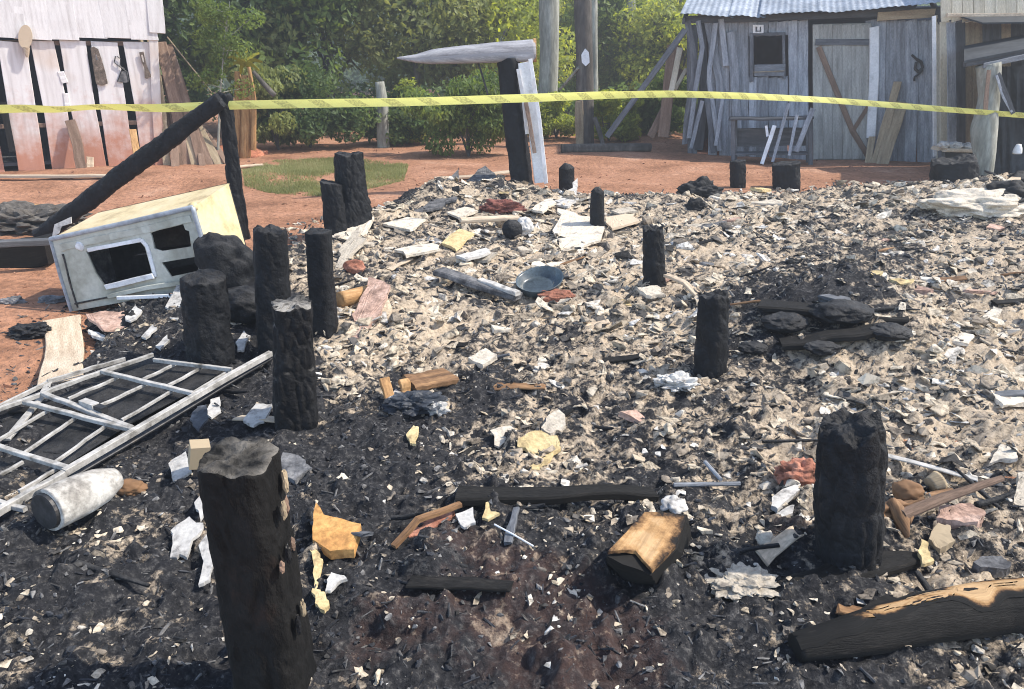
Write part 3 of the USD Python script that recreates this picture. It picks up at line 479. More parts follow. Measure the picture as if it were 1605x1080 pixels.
pieces(280, lambda x, y: np.clip(acc_l(x, y) * 1.1, 0, 1), .04, .095, 21, flakes, 'plaster_flake', flake_big, 'curled pale plaster flake', 'plaster flake', 'plaster flakes', .34)
pieces(120, acc_d, .028, .06, 23, chunks, 'charcoal_chunk', coal_big, 'black charcoal chunk', 'charcoal', 'charcoal chunks', .5)

# ================================================================== BUILDINGS
# ---------- white board shed
FL_N = norm([.42, -.907, 0]); FL_O = np.array([*at_z(0, 272, 0)[:2], 0.0]); FL_U = np.array([-FL_N[1], FL_N[0], 0.0])
def FL(x, y, out=0.0): return on_plane(x, y, FL_O + FL_N * out, FL_N)
base_l = FL(120, 268); base_l[2] = 0
white_shed = thing('plank_shed', 'white board shed with gaps between its red-splashed lower boards', 'shed', base_l)
wall_back = []
def wboard(name, x0, y0, x1, y1, wpx, out, mat, seed, thick=.022, parent=white_shed, label=None, F=FL, U=None, rag=.025, mid=None, taper=1.0):
    p0, p1 = F(x0, y0, out), F(x1, y1, out); w = wpx * mpp(p0)
    pts = [p0] + ([F(mid[0], mid[1], out)] if mid else []) + [p1]
    return obj(name, plank(pts, w, thick, FL_U if U is None else U, seed, 9, rag, taper), mat, parent, False, label)
LB = [(-100, 66, -58, 268, 44), (-48, 66, -14, 268, 40), (0, 66, 42, 262, 40), (22, 64, 62, 262, 34), (62, 62, 92, 262, 36), (112, 64, 150, 266, 42), (158, 66, 190, 266, 40), (206, 66, 232, 264, 38), (240, 68, 262, 262, 30)]
LB = [(-150, 66, -108, 270, 44), (-100, 66, -60, 270, 42), (-50, 66, -16, 270, 42), (18, 66, 50, 268, 38), (66, 64, 101, 268, 33), (114, 64, 150, 268, 35), (163, 66, 192, 268, 37), (214, 66, 244, 266, 38)]
for k, (a, b, c, d, w) in enumerate(LB):
    wboard('board', a, b, c, d, w, .0, splash, 300 + k, mid=((a + c) / 2 + 3 * math.sin(k * 2.1), (b + d) / 2), rag=.02)
UB = [(-150, 45), (-95, 52), (-40, 52), (12, 50), (48, 52), (95, 44), (140, 46), (183, 42), (222, 40)]
for k, (x, w) in enumerate(UB):
    yb = 61 + 2 * math.sin(k * 1.7); wboard('board', x - 16, -60, x + 3 + (k % 3), yb, w, .045, white_board, 330 + k, rag=.015)
wboard('corner_board', 240, 50, 250, 262, 13, .03, splash, 350, label='narrow corner board of the shed')
wboard('board', 236, -60, 247, 52, 24, .06, white_board, 351)
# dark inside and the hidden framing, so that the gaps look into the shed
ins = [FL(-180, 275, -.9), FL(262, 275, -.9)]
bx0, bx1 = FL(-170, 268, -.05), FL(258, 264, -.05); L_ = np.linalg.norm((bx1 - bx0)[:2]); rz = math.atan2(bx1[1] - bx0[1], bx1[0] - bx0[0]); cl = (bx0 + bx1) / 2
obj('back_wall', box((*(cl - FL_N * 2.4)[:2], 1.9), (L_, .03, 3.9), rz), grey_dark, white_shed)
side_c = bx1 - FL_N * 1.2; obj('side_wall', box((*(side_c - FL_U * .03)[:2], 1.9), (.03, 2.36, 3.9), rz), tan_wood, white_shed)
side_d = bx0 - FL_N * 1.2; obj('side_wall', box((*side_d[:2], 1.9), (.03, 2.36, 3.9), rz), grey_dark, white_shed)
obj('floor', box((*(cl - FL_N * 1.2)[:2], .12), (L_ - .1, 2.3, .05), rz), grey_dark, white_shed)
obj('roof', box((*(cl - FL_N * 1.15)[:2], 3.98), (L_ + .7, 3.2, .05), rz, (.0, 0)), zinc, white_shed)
for zz in (.7, 1.9): obj('rail', plank([FL(-165, 265, -.04) * [1, 1, 0] + [0, 0, zz], FL(255, 265, -.04) * [1, 1, 0] + [0, 0, zz]], .07, .05, [0, 0, 1], 360), brown_wood, white_shed)
for k, (x, y, x2, y2, w) in enumerate([(95, 112, 102, 130, 9), (103, 146, 106, 166, 8)]): wboard('gap_patch', x, y, x2, y2, w, .012, white_board, 370 + k)
# things on and against its wall
def on_wall(px, out, thick, F_N, F_O, holes=()): return panel(px, F_O + F_N * out, F_N, thick, holes)
pd = thing('hanging_paddle', 'round pale wooden disc hanging on the white shed wall', 'wooden disc', FL(40, 80, .09))
th_ = np.linspace(0, 2 * np.pi, 20, endpoint=False)
obj('disc', on_wall([(40 + 11 * math.cos(t), 58 + 19 * math.sin(t)) for t in th_], .075, .03, FL_N, FL_O), pale_wood, pd)
obj('handle', limb([FL(41, 74, .08), FL(43, 90, .075)], [.05, .018], 10, 6, 3), pale_wood, pd)
single('hanging_cloth', on_wall([(142, 75), (147, 73), (154, 77), (160, 95), (165, 112), (169, 131), (160, 134), (151, 132), (147, 110)], .03, .015, FL_N, FL_O, [[(149, 83), (152, 86), (153, 94), (150, 93)]]), cloth_brown, 'ragged brown cloth hanging on the white shed wall', 'cloth')
wh = thing('wire_hanger', 'dark wire frame with a grey pocket hanging on the white shed', 'wire frame', FL(190, 110, .05))
wp = lambda pts, r, o=.035: limb([FL(x, y, o) for x, y in pts], [r, r], 6, 3 * len(pts), 4, 0)
obj('wire', cat_mesh([wp([(181, 88), (179, 98), (190, 106), (198, 112)], .009), wp([(183, 88), (189, 92), (188, 104), (195, 108)], .008), wp([(191, 109), (184, 128)], .008), wp([(198, 112), (201, 128)], .008)]), iron, wh)
obj('pocket', on_wall([(190, 111), (200, 112), (202, 128), (196, 130), (184, 128)], .03, .008, FL_N, FL_O), grey_slab, wh)
st = thing('hanging_strap', 'narrow dark buckled strap hanging near the end of the white shed', 'strap', FL(228, 100, .03))
obj('strap', on_wall([(218, 82), (225, 81), (229, 100), (234, 112), (239, 122), (233, 120), (231, 124), (227, 122), (226, 106), (222, 98)], .03, .01, FL_N, FL_O, [[(221, 86), (224, 86), (226, 98), (224, 97)]]), cloth_brown, st)
def leaning(name, label, cat, x0, y0, x1, y1, wpx, mat, seed, F=FL, o0=.06, o1=.35, thick=.03, U=None, group=None, mid=None, rag=.05, taper=1.0):
    p0, p1 = F(x0, y0, o0), F(x1, y1, o1)
    return single(name, plank([p0] + ([F(*mid, (o0 + o1) / 2)] if mid else []) + [p1], wpx * mpp(p0), thick, FL_U if U is None else U, seed, 9, rag, taper), mat, label, cat, group)
leaning('leaning_board', 'brown curved board leaning over the second gap of the white shed', 'board', 110, 188, 128, 268, 15, brown_wood, 380, mid=(121, 225))
leaning('leaning_board', 'short pale board end standing at the foot of the white shed', 'board', 141, 246, 142, 270, 10, pale_wood, 381, o0=.12, o1=.2)
leaning('leaning_board', 'dark burnt timber against the far end of the white shed', 'timber', 4, 160, 20, 238, 9, char_wood, 382, o0=.04, o1=.08)
leaning('thin_stake', 'thin orange stake standing in the earth before the white shed', 'stake', 208, 205, 228, 312, 10, raw_wood, 383, o0=.25, o1=2.0, thick=.05)
p0, p1 = T(-60, 277, .04), T(170, 276, .04)
single('ground_plank', plank([p0, p1], .10, .04, [0, 1, 0], 384), pale_wood, 'long pale plank lying on the earth along the white shed', 'plank')
# the fan of old planks at the end of the white shed
FAN = [(237, 62, 262, 262, 12, tan_wood), (252, 66, 292, 262, 17, brown_wood), (257, 118, 284, 262, 9, brown_wood), (266, 112, 305, 262, 10, tan_wood), (262, 70, 318, 262, 15, brown_wood), (272, 128, 330, 262, 12, brown_wood), (284, 160, 346, 262, 13, tan_wood),
       (262, 160, 275, 264, 12, brown_wood), (296, 170, 318, 264, 10, brown_wood), (300, 182, 362, 264, 9, brown_wood)]
FANL = ['weathered corner plank nearest the white shed boards in the plank fan', 'wide tall brown plank in the fan against the shed corner', 'narrow brown plank low in the fan by the shed corner', 'tan plank with a broken top in the plank fan', 'tall slanting brown plank in the middle of the fan',
        'slanting brown plank behind the charred brace', 'tan plank lying well over in the plank fan', 'short brown plank upright in the plank fan', 'short slanting brown plank low in the plank fan', 'lowest outermost plank of the fan, almost lying on the red mound']
for k, (a, b, c, d, w, mt) in enumerate(FAN):
    leaning('fan_plank', FANL[k], 'plank', a, b, c, d, w, mt, 390 + k, o0=-.25 - .02 * k, o1=.1 + .03 * k, mid=((a + c) / 2 + 3, (b + d) / 2))
single('thin_pole', limb([FL(262, 58, -.3), FL(332, 145, -.35)], [.012, .009], 6, 8, 5), tan_wood, 'thin pale pole slanting from the white shed corner towards the trees', 'pole')

# ---------- grey plank shed
A_ = at_z(1083, 243, 0.0); B_ = at_z(1478, 258, 0.0)
FR_U = norm(B_ - A_); FR_N = np.array([FR_U[1], -FR_U[0], 0.0]); FR_O = A_
def FR(x, y, out=0.0): return on_plane(x, y, FR_O + FR_N * out, FR_N)
grey_shed = thing('plank_shed', 'grey weathered plank shed with a zinc roof and a braced door', 'shed', (A_ + B_) / 2)
def gboard(name, pts, wpx, out, mat, seed, label=None, rag=.05, thick=.022, parent=grey_shed, taper=1.0):
    q = [FR(x, y, o if isinstance(out, (list, tuple)) else out) for (x, y), o in zip(pts, out if isinstance(out, (list, tuple)) else [0] * len(pts))]
    return obj(name, plank(q, wpx * mpp(q[0]), thick, FR_U, seed, 10, rag, taper), mat, parent, False, label)
k = 0
for x in np.arange(1118, 1478, 15.5):
    w = 15.5 + 2 * math.sin(x); xe = x + 1.5 * math.sin(x * 3)
    if 1270 < x < 1366: continue
    o = .012 * (k % 3)
    if 1172 < x < 1232:
        gboard('plank', [(x, 34), (xe, 56)], w, o, grey_wood, 400 + k); gboard('plank', [(x, 121), (xe, 262)], w, o, grey_wood, 430 + k)
    else: gboard('plank', [(x, 32), (x + 2 * math.sin(k), 140), (xe, 264)], w, o, grey_wood, 460 + k)
    k += 1
LOOSE = [([(1078, 33), (1090, 108), (1078, 170), (1073, 226)], 10, .10), ([(1094, 33), (1101, 75), (1092, 130), (1080, 216)], 8, .16), ([(1110, 33), (1129, 135), (1122, 235)], 13, .05), ([(1100, 33), (1104, 140), (1096, 235)], 13, -.02),
         ([(1130, 30), (1138, 103)], 9, .09), ([(1146, 50), (1152, 140), (1160, 250)], 14, .06), ([(1108, 150), (1118, 240)], 8, .14), ([(1133, 155), (1122, 228)], 6, .15), ([(1101, 158), (1083, 232)], 6, .2), ([(1086, 40), (1084, 140), (1086, 243)], 16, -.05), ([(1122, 36), (1110, 120), (1128, 236)], 8, .12)]
for k, (pts, w, o) in enumerate(LOOSE): gboard('loose_plank', pts, w, o, grey_wood if k % 3 else grey_dark, 500 + k, rag=.08)
zt = FR(1278, 36)[2]; Lr = np.linalg.norm((B_ - A_)[:2]); ur = math.atan2(FR_U[1], FR_U[0]); mid_r = (A_ + B_) / 2
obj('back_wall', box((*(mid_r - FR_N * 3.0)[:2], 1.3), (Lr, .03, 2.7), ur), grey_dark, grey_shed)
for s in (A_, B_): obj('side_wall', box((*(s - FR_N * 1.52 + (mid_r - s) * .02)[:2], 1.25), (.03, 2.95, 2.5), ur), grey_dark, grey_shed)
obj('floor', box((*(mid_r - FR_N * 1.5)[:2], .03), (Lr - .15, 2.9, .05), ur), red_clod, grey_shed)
# window
wf = obj('window_frame', cat_mesh([plank([FR(1178, 52, .03), FR(1178, 128, .03)], .07, .05, FR_U, 521), plank([FR(1228, 52, .03), FR(1229, 124, .03)], .05, .05, FR_U, 522), plank([FR(1176, 54, .035), FR(1231, 53, .035)], .05, .05, [0, 0, 1], 523)]), grey_dark, grey_shed)
gboard('window_sill', [(1180, 113), (1230, 111)], 1, .07, tan_wood, 524)
obj('shutter_board', plank([FR(1182, 111, .05), FR(1230, 110, .05)], .19, .025, [0, 0, 1], 525), grey_wood, grey_shed, label='horizontal board closing the foot of the window')
single('wall_plate', on_wall([(1180, 39), (1197, 39), (1197, 52), (1180, 52)], .05, .012, FR_N, FR_O, [[(1184, 42), (1187, 42), (1187, 48), (1191, 48), (1191, 42), (1193, 42), (1193, 50), (1184, 50)]]), white_paint, 'small pale plate nailed above the shed window', 'plate')
# door
door = obj('door', panel([(1274, 38), (1365, 36), (1366, 250), (1274, 250)], FR_O + FR_N * .005, FR_N, .02), door_wood, grey_shed)
# (door boards are the door's children: door > board, brace)
LOC[door.GetPath()] = LOC[grey_shed.GetPath()]
for k in range(6):
    x = 1281.5 + 15.3 * k; p0, p1 = FR(x, 38.5, .04), FR(x + .4, 249, .04)
    obj('board', plank([p0, p1], 14.6 * mpp(p0), .025, FR_U, 540 + k, 9, .02), door_wood, door)
for k, (a, b, w) in enumerate([((1278, 66), (1362, 66), 9), ((1283, 73), (1336, 205), 8), ((1336, 205), (1364, 250), 8), ((1362, 165), (1338, 203), 6)]):
    p0, p1 = FR(*a, .066), FR(*b, .066); obj('brace', plank([p0, p1], w * mpp(p0), .022, np.cross(norm(p1 - p0), FR_N), 550 + k, 7, .03), brown_wood if k else grey_dark, door)
gboard('door_post', [(1371, 42), (1370, 130), (1365, 216)], 14, .075, white_paint, 560, 'white painted door post', .02, .05)
gboard('corner_post', [(1470, 20), (1472, 262)], 9, .05, cream_wood, 561, None, .03, .06)
# roof: overlapping zinc sheets on a pitched frame
ev = [FR(1068, 24, .32), FR(1484, 8, .32)]; evz = (ev[0][2] + ev[1][2]) / 2
pitch_v = norm(-FR_N + np.array([0, 0, .33]))
def sheet(x0, y0, x1, y1, length, mat, seed, lift=0.0, amp=.006, period=.10):
    p0, p1 = FR(x0, y0, .32), FR(x1, y1, .32); n = max(12, int(np.linalg.norm(p1 - p0) / period * 6)); m_ = 9; r = np.random.default_rng(seed)
    s = np.linspace(0, 1, n); t = np.linspace(0, 1, m_); L = np.linalg.norm(p1 - p0)
    P = p0 + (p1 - p0) * s[:, None, None] + pitch_v * (t * length)[None, :, None]
    P[..., 2] += amp * np.sin(2 * np.pi * s * L / period)[:, None] + lift + .05 * (fbm(np.stack([s * 3 + seed, 0 * s, 0 * s], 1), 2, seed) - .5)[:, None] * (1 - t)[None]
    v = P.reshape(-1, 3); nn_ = norm(np.cross(p1 - p0, pitch_v)); f = grid_faces(n, m_)
    vv = np.vstack([v, v - nn_ * .004]); return vv, np.vstack([f, f[:, ::-1] + len(v)])
for k, (a, b, c, d, l) in enumerate([(1066, 22, 1150, 27, .0), (1142, 26, 1200, 29, .014), (1190, 24, 1290, 22, .03), (1282, 21, 1386, 15, .018), (1378, 16, 1486, 6, .032)]):
    obj('roof_sheet', sheet(a, b, c, d, 1.9, zinc, 570 + k, l), zinc, grey_shed, True)
back = []
for k, (a, b) in enumerate([(1066, 1200), (1192, 1340), (1332, 1486)]):
    p0, p1 = FR(a, 18, .32) + pitch_v * 1.9, FR(b, 14, .32) + pitch_v * 1.9; dn = norm(-FR_N + np.array([0, 0, -.33])); q0, q1 = p0 + dn * 1.9, p1 + dn * 1.9
    vv = np.array([p0, p1, q1, q0, p0 - [0, 0, .01], p1 - [0, 0, .01], q1 - [0, 0, .01], q0 - [0, 0, .01]]); obj('roof_sheet', (vv, np.array([[0, 1, 2], [0, 2, 3], [4, 6, 5], [4, 7, 6]])), zinc, grey_shed)
obj('eave_beam', plank([FR(1074, 31, .06), FR(1478, 17, .06)], .12, .07, [0, 0, 1], 580), grey_dark, grey_shed)
obj('barge_board', plank([FR(1376, 26, .1), FR(1466, 20, .1)], .13, .03, [0, 0, 1], 581), tan_wood, grey_shed)
for x in (1072, 1476): obj('rafter', plank([FR(x, 27, .25) - [0, 0, .06], FR(x, 27, .25) + pitch_v * 1.8 - [0, 0, .06]], .10, .05, [0, 0, 1], 582), grey_dark, grey_shed)
gable = lambda s: None
# things by the grey shed
wr = thing('hanging_tool', 'dark hooked iron tool hanging on the grey plank wall', 'tool', FR(1438, 105, .06))
wpr = lambda pts, r: limb([FR(x, y, .06) for x, y in pts], [r, r], 8, 4 * len(pts), 4, .05)
obj('head', cat_mesh([wpr([(1429, 86), (1437, 93)], .018), wpr([(1437, 93), (1444, 97), (1446, 106), (1440, 113), (1434, 108), (1436, 97)], .022)]), iron, wr); obj('grip', wpr([(1446, 110), (1440, 116), (1433, 121), (1433, 127)], .016), iron, wr)
U_ = FR_U
leaning('leaning_plank', 'wide brown plank leaning on the wall right beside the white door post', 'plank', 1413, 160, 1374, 285, 19, tan_wood, 590, FR, .1, .7, .035, U_)
leaning('leaning_plank', 'tall thin split plank leaning behind the wide brown one', 'plank', 1407, 128, 1366, 276, 11, tan_wood, 591, FR, .06, .55, .03, U_, rag=.1, taper=1.3)
leaning('leaning_plank', 'short grey plank end standing under the white door post', 'plank', 1367, 214, 1357, 280, 10, tan_wood, 592, FR, .2, .62, .03, U_)
# work bench under the window
bench = thing('work_bench', 'dark plank bench standing under the grey shed window', 'bench', FR(1210, 250, .6) * [1, 1, 0])
bp = lambda x, y, o: FR(x, y, o)
obj('top', plank([bp(1143, 186, .75), bp(1276, 184, .75)], .42, .04, FR_N, 600), grey_dark, bench)
for x, o in ((1149, .9), (1270, .9), (1152, .6), (1266, .6)): obj('leg', plank([bp(x, 187, o), bp(x + .5, 263 if o > .7 else 258, o)], .07, .06, U_, 601 + int(x)), grey_dark, bench)
obj('shelf', plank([bp(1148, 240, .75), bp(1270, 240, .75)], .35, .03, FR_N, 605), grey_dark, bench)
obj('back_board', plank([bp(1150, 215, .56), bp(1268, 214, .56)], .30, .02, [0, 0, 1], 606), grey_dark, bench)
leaning('stake', 'white stake leaning on the dark bench', 'stake', 1214, 197, 1194, 257, 6, white_paint, 610, FR, .98, 1.15, .03, U_)
leaning('stake', 'short pale stake tip beside the white stake', 'stake', 1201, 197, 1203, 214, 4, white_paint, 611, FR, .98, 1.0, .02, U_)
leaning('stake', 'long thin grey stake crossing the bench and the window wall', 'stake', 1236, 162, 1211, 254, 5, grey_wood, 612, FR, .95, 1.15, .025, U_)
leaning('stake', 'grey stake leaning near the door side of the bench', 'stake', 1249, 180, 1237, 244, 5, grey_wood, 613, FR, .98, 1.1, .025, U_)
leaning('stake', 'flat grey slat leaning at the end of the bench by the door', 'stake', 1274, 170, 1248, 238, 8, grey_wood, 614, FR, .98, 1.15, .025, U_)
leaning('prop_pole', 'long dark prop pole slanting from the ground up to the grey shed eave', 'pole', 1074, 46, 952, 214, 9, grey_dark, 615, FR, .25, .3, .07, U_)
for k, (a, b, c, d, w, mt, lb) in enumerate([(1066, 75, 1052, 145, 9, 'y', 'yellow-lit plank leaning in the bush beside the grey shed'), (1076, 108, 1058, 140, 6, 'y', 'thin pale strip leaning beside the grey shed corner'), (1055, 70, 1040, 215, 18, 'd', 'dark wide plank leaning beyond the grey shed corner'), (1070, 110, 1020, 215, 12, 'd', 'dark slanting plank with its foot away from the grey shed')]):
    leaning('leaning_plank', lb, 'plank', a, b, c, d, w, cream_wood if mt == 'y' else brown_wood, 620 + k, FR, -.25 - .12 * k, -.1 - .1 * k, .03, U_)

# ---------- second shed at the edge of the picture: pale boards, lean-to roofs
C_ = at_z(1472, 264, 0.0); D_ = at_z(1720, 262, 0.0)
FS_U = norm(D_ - C_); FS_N = np.array([FS_U[1], -FS_U[0], 0.0]); FS_O = C_ + FS_N * .05
def FS(x, y, out=0.0): return on_plane(x, y, FS_O + FS_N * out, FS_N)
lean = thing('lean_to_shed', 'shed of pale cream boards under dark lean-to roofs', 'shed', FS(1560, 262) * [1, 1, 0])
def sboard(name, pts, wpx, out, mat, seed, label=None, rag=.04, thick=.022):
    q = [FS(x, y, out) for x, y in pts]; return obj(name, plank(q, wpx * mpp(q[0]), thick, FS_U, seed, 9, rag), mat, lean, False, label)
for k, x in enumerate(range(1482, 1760, 17)): sboard('board', [(x, -70), (x + 1, 33)], 17, .05, cream_wood, 700 + k, rag=.02)
SB = [(1480, cream_wood), (1491, grey_wood), (1505, grey_dark), (1520, tan_wood), (1533, tan_wood), (1547, grey_dark), (1562, grey_dark), (1577, tan_wood), (1592, grey_dark), (1606, grey_dark), (1622, grey_dark), (1640, tan_wood), (1658, grey_dark), (1676, grey_dark), (1694, grey_dark)]
for k, (x, mt) in enumerate(SB): sboard('board', [(x, 34), (x + 1.5 * math.sin(k), 264)], 15, .01 * (k % 3), mt, 720 + k)
sboard('corner_strip', [(1464, 25), (1465, 245)], 6, .06, white_paint, 740)
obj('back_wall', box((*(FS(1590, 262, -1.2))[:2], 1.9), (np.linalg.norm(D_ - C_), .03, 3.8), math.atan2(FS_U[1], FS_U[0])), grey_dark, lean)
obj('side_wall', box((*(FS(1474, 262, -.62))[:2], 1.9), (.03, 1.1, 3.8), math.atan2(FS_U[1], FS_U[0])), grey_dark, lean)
def awning(x0, y0, x1, y1, run, drop, mat, thick=.02, name='awning', o=0.03):
    p0, p1 = FS(x0, y0, o), FS(x1, y1, o); d = FS_N * run - np.array([0, 0, drop]); nn_ = norm(np.cross(p1 - p0, d)); q = np.array([p0, p1, p1 + d, p0 + d])
    v = np.vstack([q, q - nn_ * thick]); f = [(0, 1, 2), (0, 2, 3), (4, 6, 5), (4, 7, 6)] + [t for i in range(4) for t in ((i, (i + 1) % 4, 4 + (i + 1) % 4), (i, 4 + (i + 1) % 4, 4 + i))]
    return obj(name, (v, np.array(f)), mat, lean)
awning(1504, 27, 1720, 24, .55, .12, dark_sheet)
obj('roof_edge', plank([FS(1484, 24, .12), FS(1720, 22, .12)], .05, .04, [0, 0, 1], 745), pale_wood, lean)
low = thing('low_roof', 'low grey shelter roof over a dark tarpaulin by the gnarled post', 'shelter', FS(1580, 262, 1.2) * [1, 1, 0])
def slab3(pts, thick, mat, name, parent):
    q = np.array(pts); nn_ = norm(np.cross(q[1] - q[0], q[2] - q[0])); nn_ = nn_ if nn_[2] > 0 else -nn_; v = np.vstack([q, q - nn_ * thick])
    f = [(0, 1, 2), (0, 2, 3), (4, 6, 5), (4, 7, 6)] + [t for i in range(4) for t in ((i, (i + 1) % 4, 4 + (i + 1) % 4), (i, 4 + (i + 1) % 4, 4 + i))]; return obj(name, (v, np.array(f)), mat, parent)
slab3([FS(1511, 95, 1.5), FS(1860, 28, 1.5), FS(1860, 6, .25), FS(1511, 72, .25)], .035, dark_sheet, 'roof_sheet', low)
obj('front_beam', plank([FS(1512, 100, 1.46), FS(1860, 33, 1.46)], .09, .05, [0, 0, 1], 750), grey_dark, low)
obj('loose_strip', plank([FS(1541, 103, 1.52), FS(1620, 86, 1.52)], .07, .02, [0, 0, 1], 751), grey_wood, low)
for x in (1850,): obj('post', limb([FS(x, 60, 1.4), FS(x, 300, 1.4)], [.05, .06], 10, 8, 8), grey_wood, low)
# hanging dark tarpaulin behind the post
tx = np.linspace(1556, 1850, 40); ty = np.linspace(104, 300, 30); V_ = np.array([FS(x, y, 1.0 + .06 * math.sin(x * .35 + y * .02) + .10 * float(fbm(np.array([x * .03, y * .02, 1.]), 3, 9))) for x in tx for y in ty])
obj('tarpaulin', (V_, grid_faces(40, 30)), dark_sheet, low, True)
V2 = np.array([FS(1850, 24 + 250 * u, 1.0 + .9 * w) + [.05 * math.sin(w * 9), 0, 0] for w in np.linspace(0, 1, 16) for u in np.linspace(0, 1, 16)]); obj('tarpaulin', (V2, grid_faces(16, 16)), dark_sheet, low, True)
gp = single('gnarled_post', limb([FS(1549, 100, 1.42), FS(1549, 160, 1.45), FS(1543, 200, 1.5), FS(1543, 245, 1.55), FS(1541, 292, 1.6)], [.15, .13, .17, .13, .10], 18, 30, 12, .14), bark_pale, 'gnarled grey tree-trunk post holding up the low shelter roof', 'post', None, 40)
for k, (pts, w, lb) in enumerate([([(1562, 118), (1571, 150), (1586, 176)], 4, 'bent pale strip hanging over the dark tarpaulin'), ([(1564, 116), (1578, 150), (1588, 178)], 7, 'grey slat hanging beside the bent pale strip'), ([(1550, 110), (1547, 140), (1544, 175)], 7, 'reddish split slat leaning against the gnarled post')]):
    q = [FS(x, y, 1.62) for x, y in pts]; single('hanging_strip', plank(q, w * mpp(q[0]), .012, FS_U, 760 + k, 8, .1), (grey_wood, grey_dark, brown_wood)[k], lb, 'strip')
single('white_bottle', limb([FS(1597, 226, 1.5), FS(1594, 241, 1.5)], [.03, .055, .06], 12, 8, 4, .02), white_paint, 'small white bottle in front of the dark tarpaulin', 'bottle', None, True)
tb = thing('junk_table', 'low table covered with pale rubbish beside the gnarled post', 'table', FS(1502, 262, .9) * [1, 1, 0])
obj('top', plank([FS(1470, 233, .9), FS(1534, 235, .9)], .45, .05, FS_N, 770), pale_wood, tb)
for x in (1476, 1528): obj('leg', plank([FS(x, 236, 1.0), FS(x, 284, 1.0)], .08, .06, FS_U, 771 + x), grey_dark, tb)
obj('panel', plank([FS(1474, 262, .95), FS(1528, 263, .95)], .5, .02, [0, 0, 1], 775), dark_sheet, tb)
for k, (x, y, sx, lb) in enumerate([(1479, 227, .075, 'dark-topped pale lump at the end of the junk table'), (1497, 228, .10, 'pale crumpled heap in the middle of the junk table'), (1516, 230, .08, 'pale lump near the gnarled post on the junk table')]):
    single('rubbish', lump(FS(x, y, 1.0), (sx, .09, .055), 60 + k, 2, .5), white_scrap, lb, 'rubbish', None, 35)
single('dark_drum', charred(T(1495, 292) - [0, 0, .05], at_y(1495, 252, T(1495, 292)[1]), .30, .27, 78, .2, .03), char, 'wide dark burnt drum below the junk table', 'drum', None, 40)

# ================================================================== TREES, BUSHES, GRASS
def leaves(blobs, count, size, seed, aspect=.5, droop=0.0, shell=.55):
    """Bent leaf blades spread through and mostly near the surface of overlapping clumps: (centre, radii)."""
    r = np.random.default_rng(seed); C = np.array([b[0] for b in blobs], float); R = np.array([b[1] for b in blobs], float)
    wt = (R[:, 0] * R[:, 2]); i = r.choice(len(C), count, p=wt / wt.sum()); d = r.normal(size=(count, 3)); d /= np.linalg.norm(d, axis=1)[:, None]
    rad = np.where(r.random(count) < shell, r.uniform(.8, 1.08, count), r.random(count) ** .5)
    p = C[i] + d * rad[:, None] * R[i]; p = p + (fbm(p * 2.2, 2, seed)[:, None] - .5) * .5 * R[i].mean(1)[:, None] * d
    n = d * .7 + r.normal(size=(count, 3)) * .65 + [0, 0, .35]; n /= np.linalg.norm(n, axis=1)[:, None]
    a = r.normal(size=(count, 3)) + [0, 0, -droop * 4]; a -= n * (a * n).sum(1)[:, None]; a /= np.linalg.norm(a, axis=1)[:, None]; b = np.cross(n, a)
    s = size * r.uniform(.55, 1.35, count)[:, None]
    v = np.stack([p - a * s, p + b * s * aspect + n * s * .12, p + a * s, p - b * s * aspect + n * s * .12], 1).reshape(-1, 3)
    k = np.arange(count)[:, None] * 4; return v, np.vstack([k + [0, 1, 2], k + [0, 2, 3]]), (), np.repeat(r.random(count) * .55 + .45 * r.random(len(C))[i], 4)
def crown_blobs(c, radii, n, size, seed, low=-.9):
    r = np.random.default_rng(seed); out = []
    while len(out) < n:
        d = r.uniform(-1, 1, 3)
        if (d ** 2).sum() > 1 or d[2] < low: continue
        q = np.asarray(c) + d * radii
        if q[2] < .15: continue
        s = size * r.uniform(.6, 1.3); out.append((q, (s, s, s * r.uniform(.55, .8))))
    return out
def tree(label, x, d, radii, cz, mat, count, leaf, seed, group=None, nb=34, bs=.75, trunk_r=.12, bark=bark_dark, name='tree', cat='tree', droop=0.0, low=-.95):
    base = at_y(x, 300, d); base[2] = float(earth(base[0], base[1])); t = thing(name, label, cat, base, group); c = base + [0, 0, cz]
    r = np.random.default_rng(seed)
    limbs = [limb([base - [0, 0, .1], base + [.1 * r.normal(), .1 * r.normal(), cz * .5], c + [.15 * r.normal(), 0, radii[2] * .3]], [trunk_r, trunk_r * .7, trunk_r * .3], 10, 12, seed, .1)]
    for k in range(6):
        z = cz * r.uniform(.25, .8); e = c + r.uniform(-.7, .7, 3) * radii
        limbs.append(limb([base + [0, 0, z], (base + [0, 0, z] + e) / 2 + [0, 0, .2], e], [trunk_r * .5, trunk_r * .3, trunk_r * .1], 6, 8, seed + k, .1))
    obj('trunk', cat_mesh(limbs), bark, t, True)
    obj('crown', leaves(crown_blobs(c, radii, nb, bs, seed, low), count, leaf, seed + 1, droop=droop), mat, t)
    return t
tree('dense dark tree rising right behind the fan of old planks', 300, 17.5, (2.0, 1.6, 3.6), 3.6, leaf_dark, 12000, .10, 11)
tree('dark bushy tree behind the charred corner post', 420, 18.5, (2.0, 1.5, 3.4), 3.4, leaf_mid, 11000, .10, 12)
tree('mid green tree with pale glinting leaves behind the grass patch', 530, 19.5, (2.1, 1.6, 3.2), 3.5, leaf_olive, 11000, .10, 13)
tree('tall olive green tree behind the grey stump post', 660, 20.5, (2.3, 1.6, 3.3), 3.7, leaf_olive, 11000, .10, 14)
tree('sunlit light green tree behind the charred door frame', 770, 22, (2.2, 1.6, 2.5), 2.9, leaf_lime, 14000, .085, 15)
tree('pale yellow-green tree between the two tall trunks', 885, 27, (2.4, 1.8, 2.6), 2.8, leaf_lime, 12000, .10, 16)
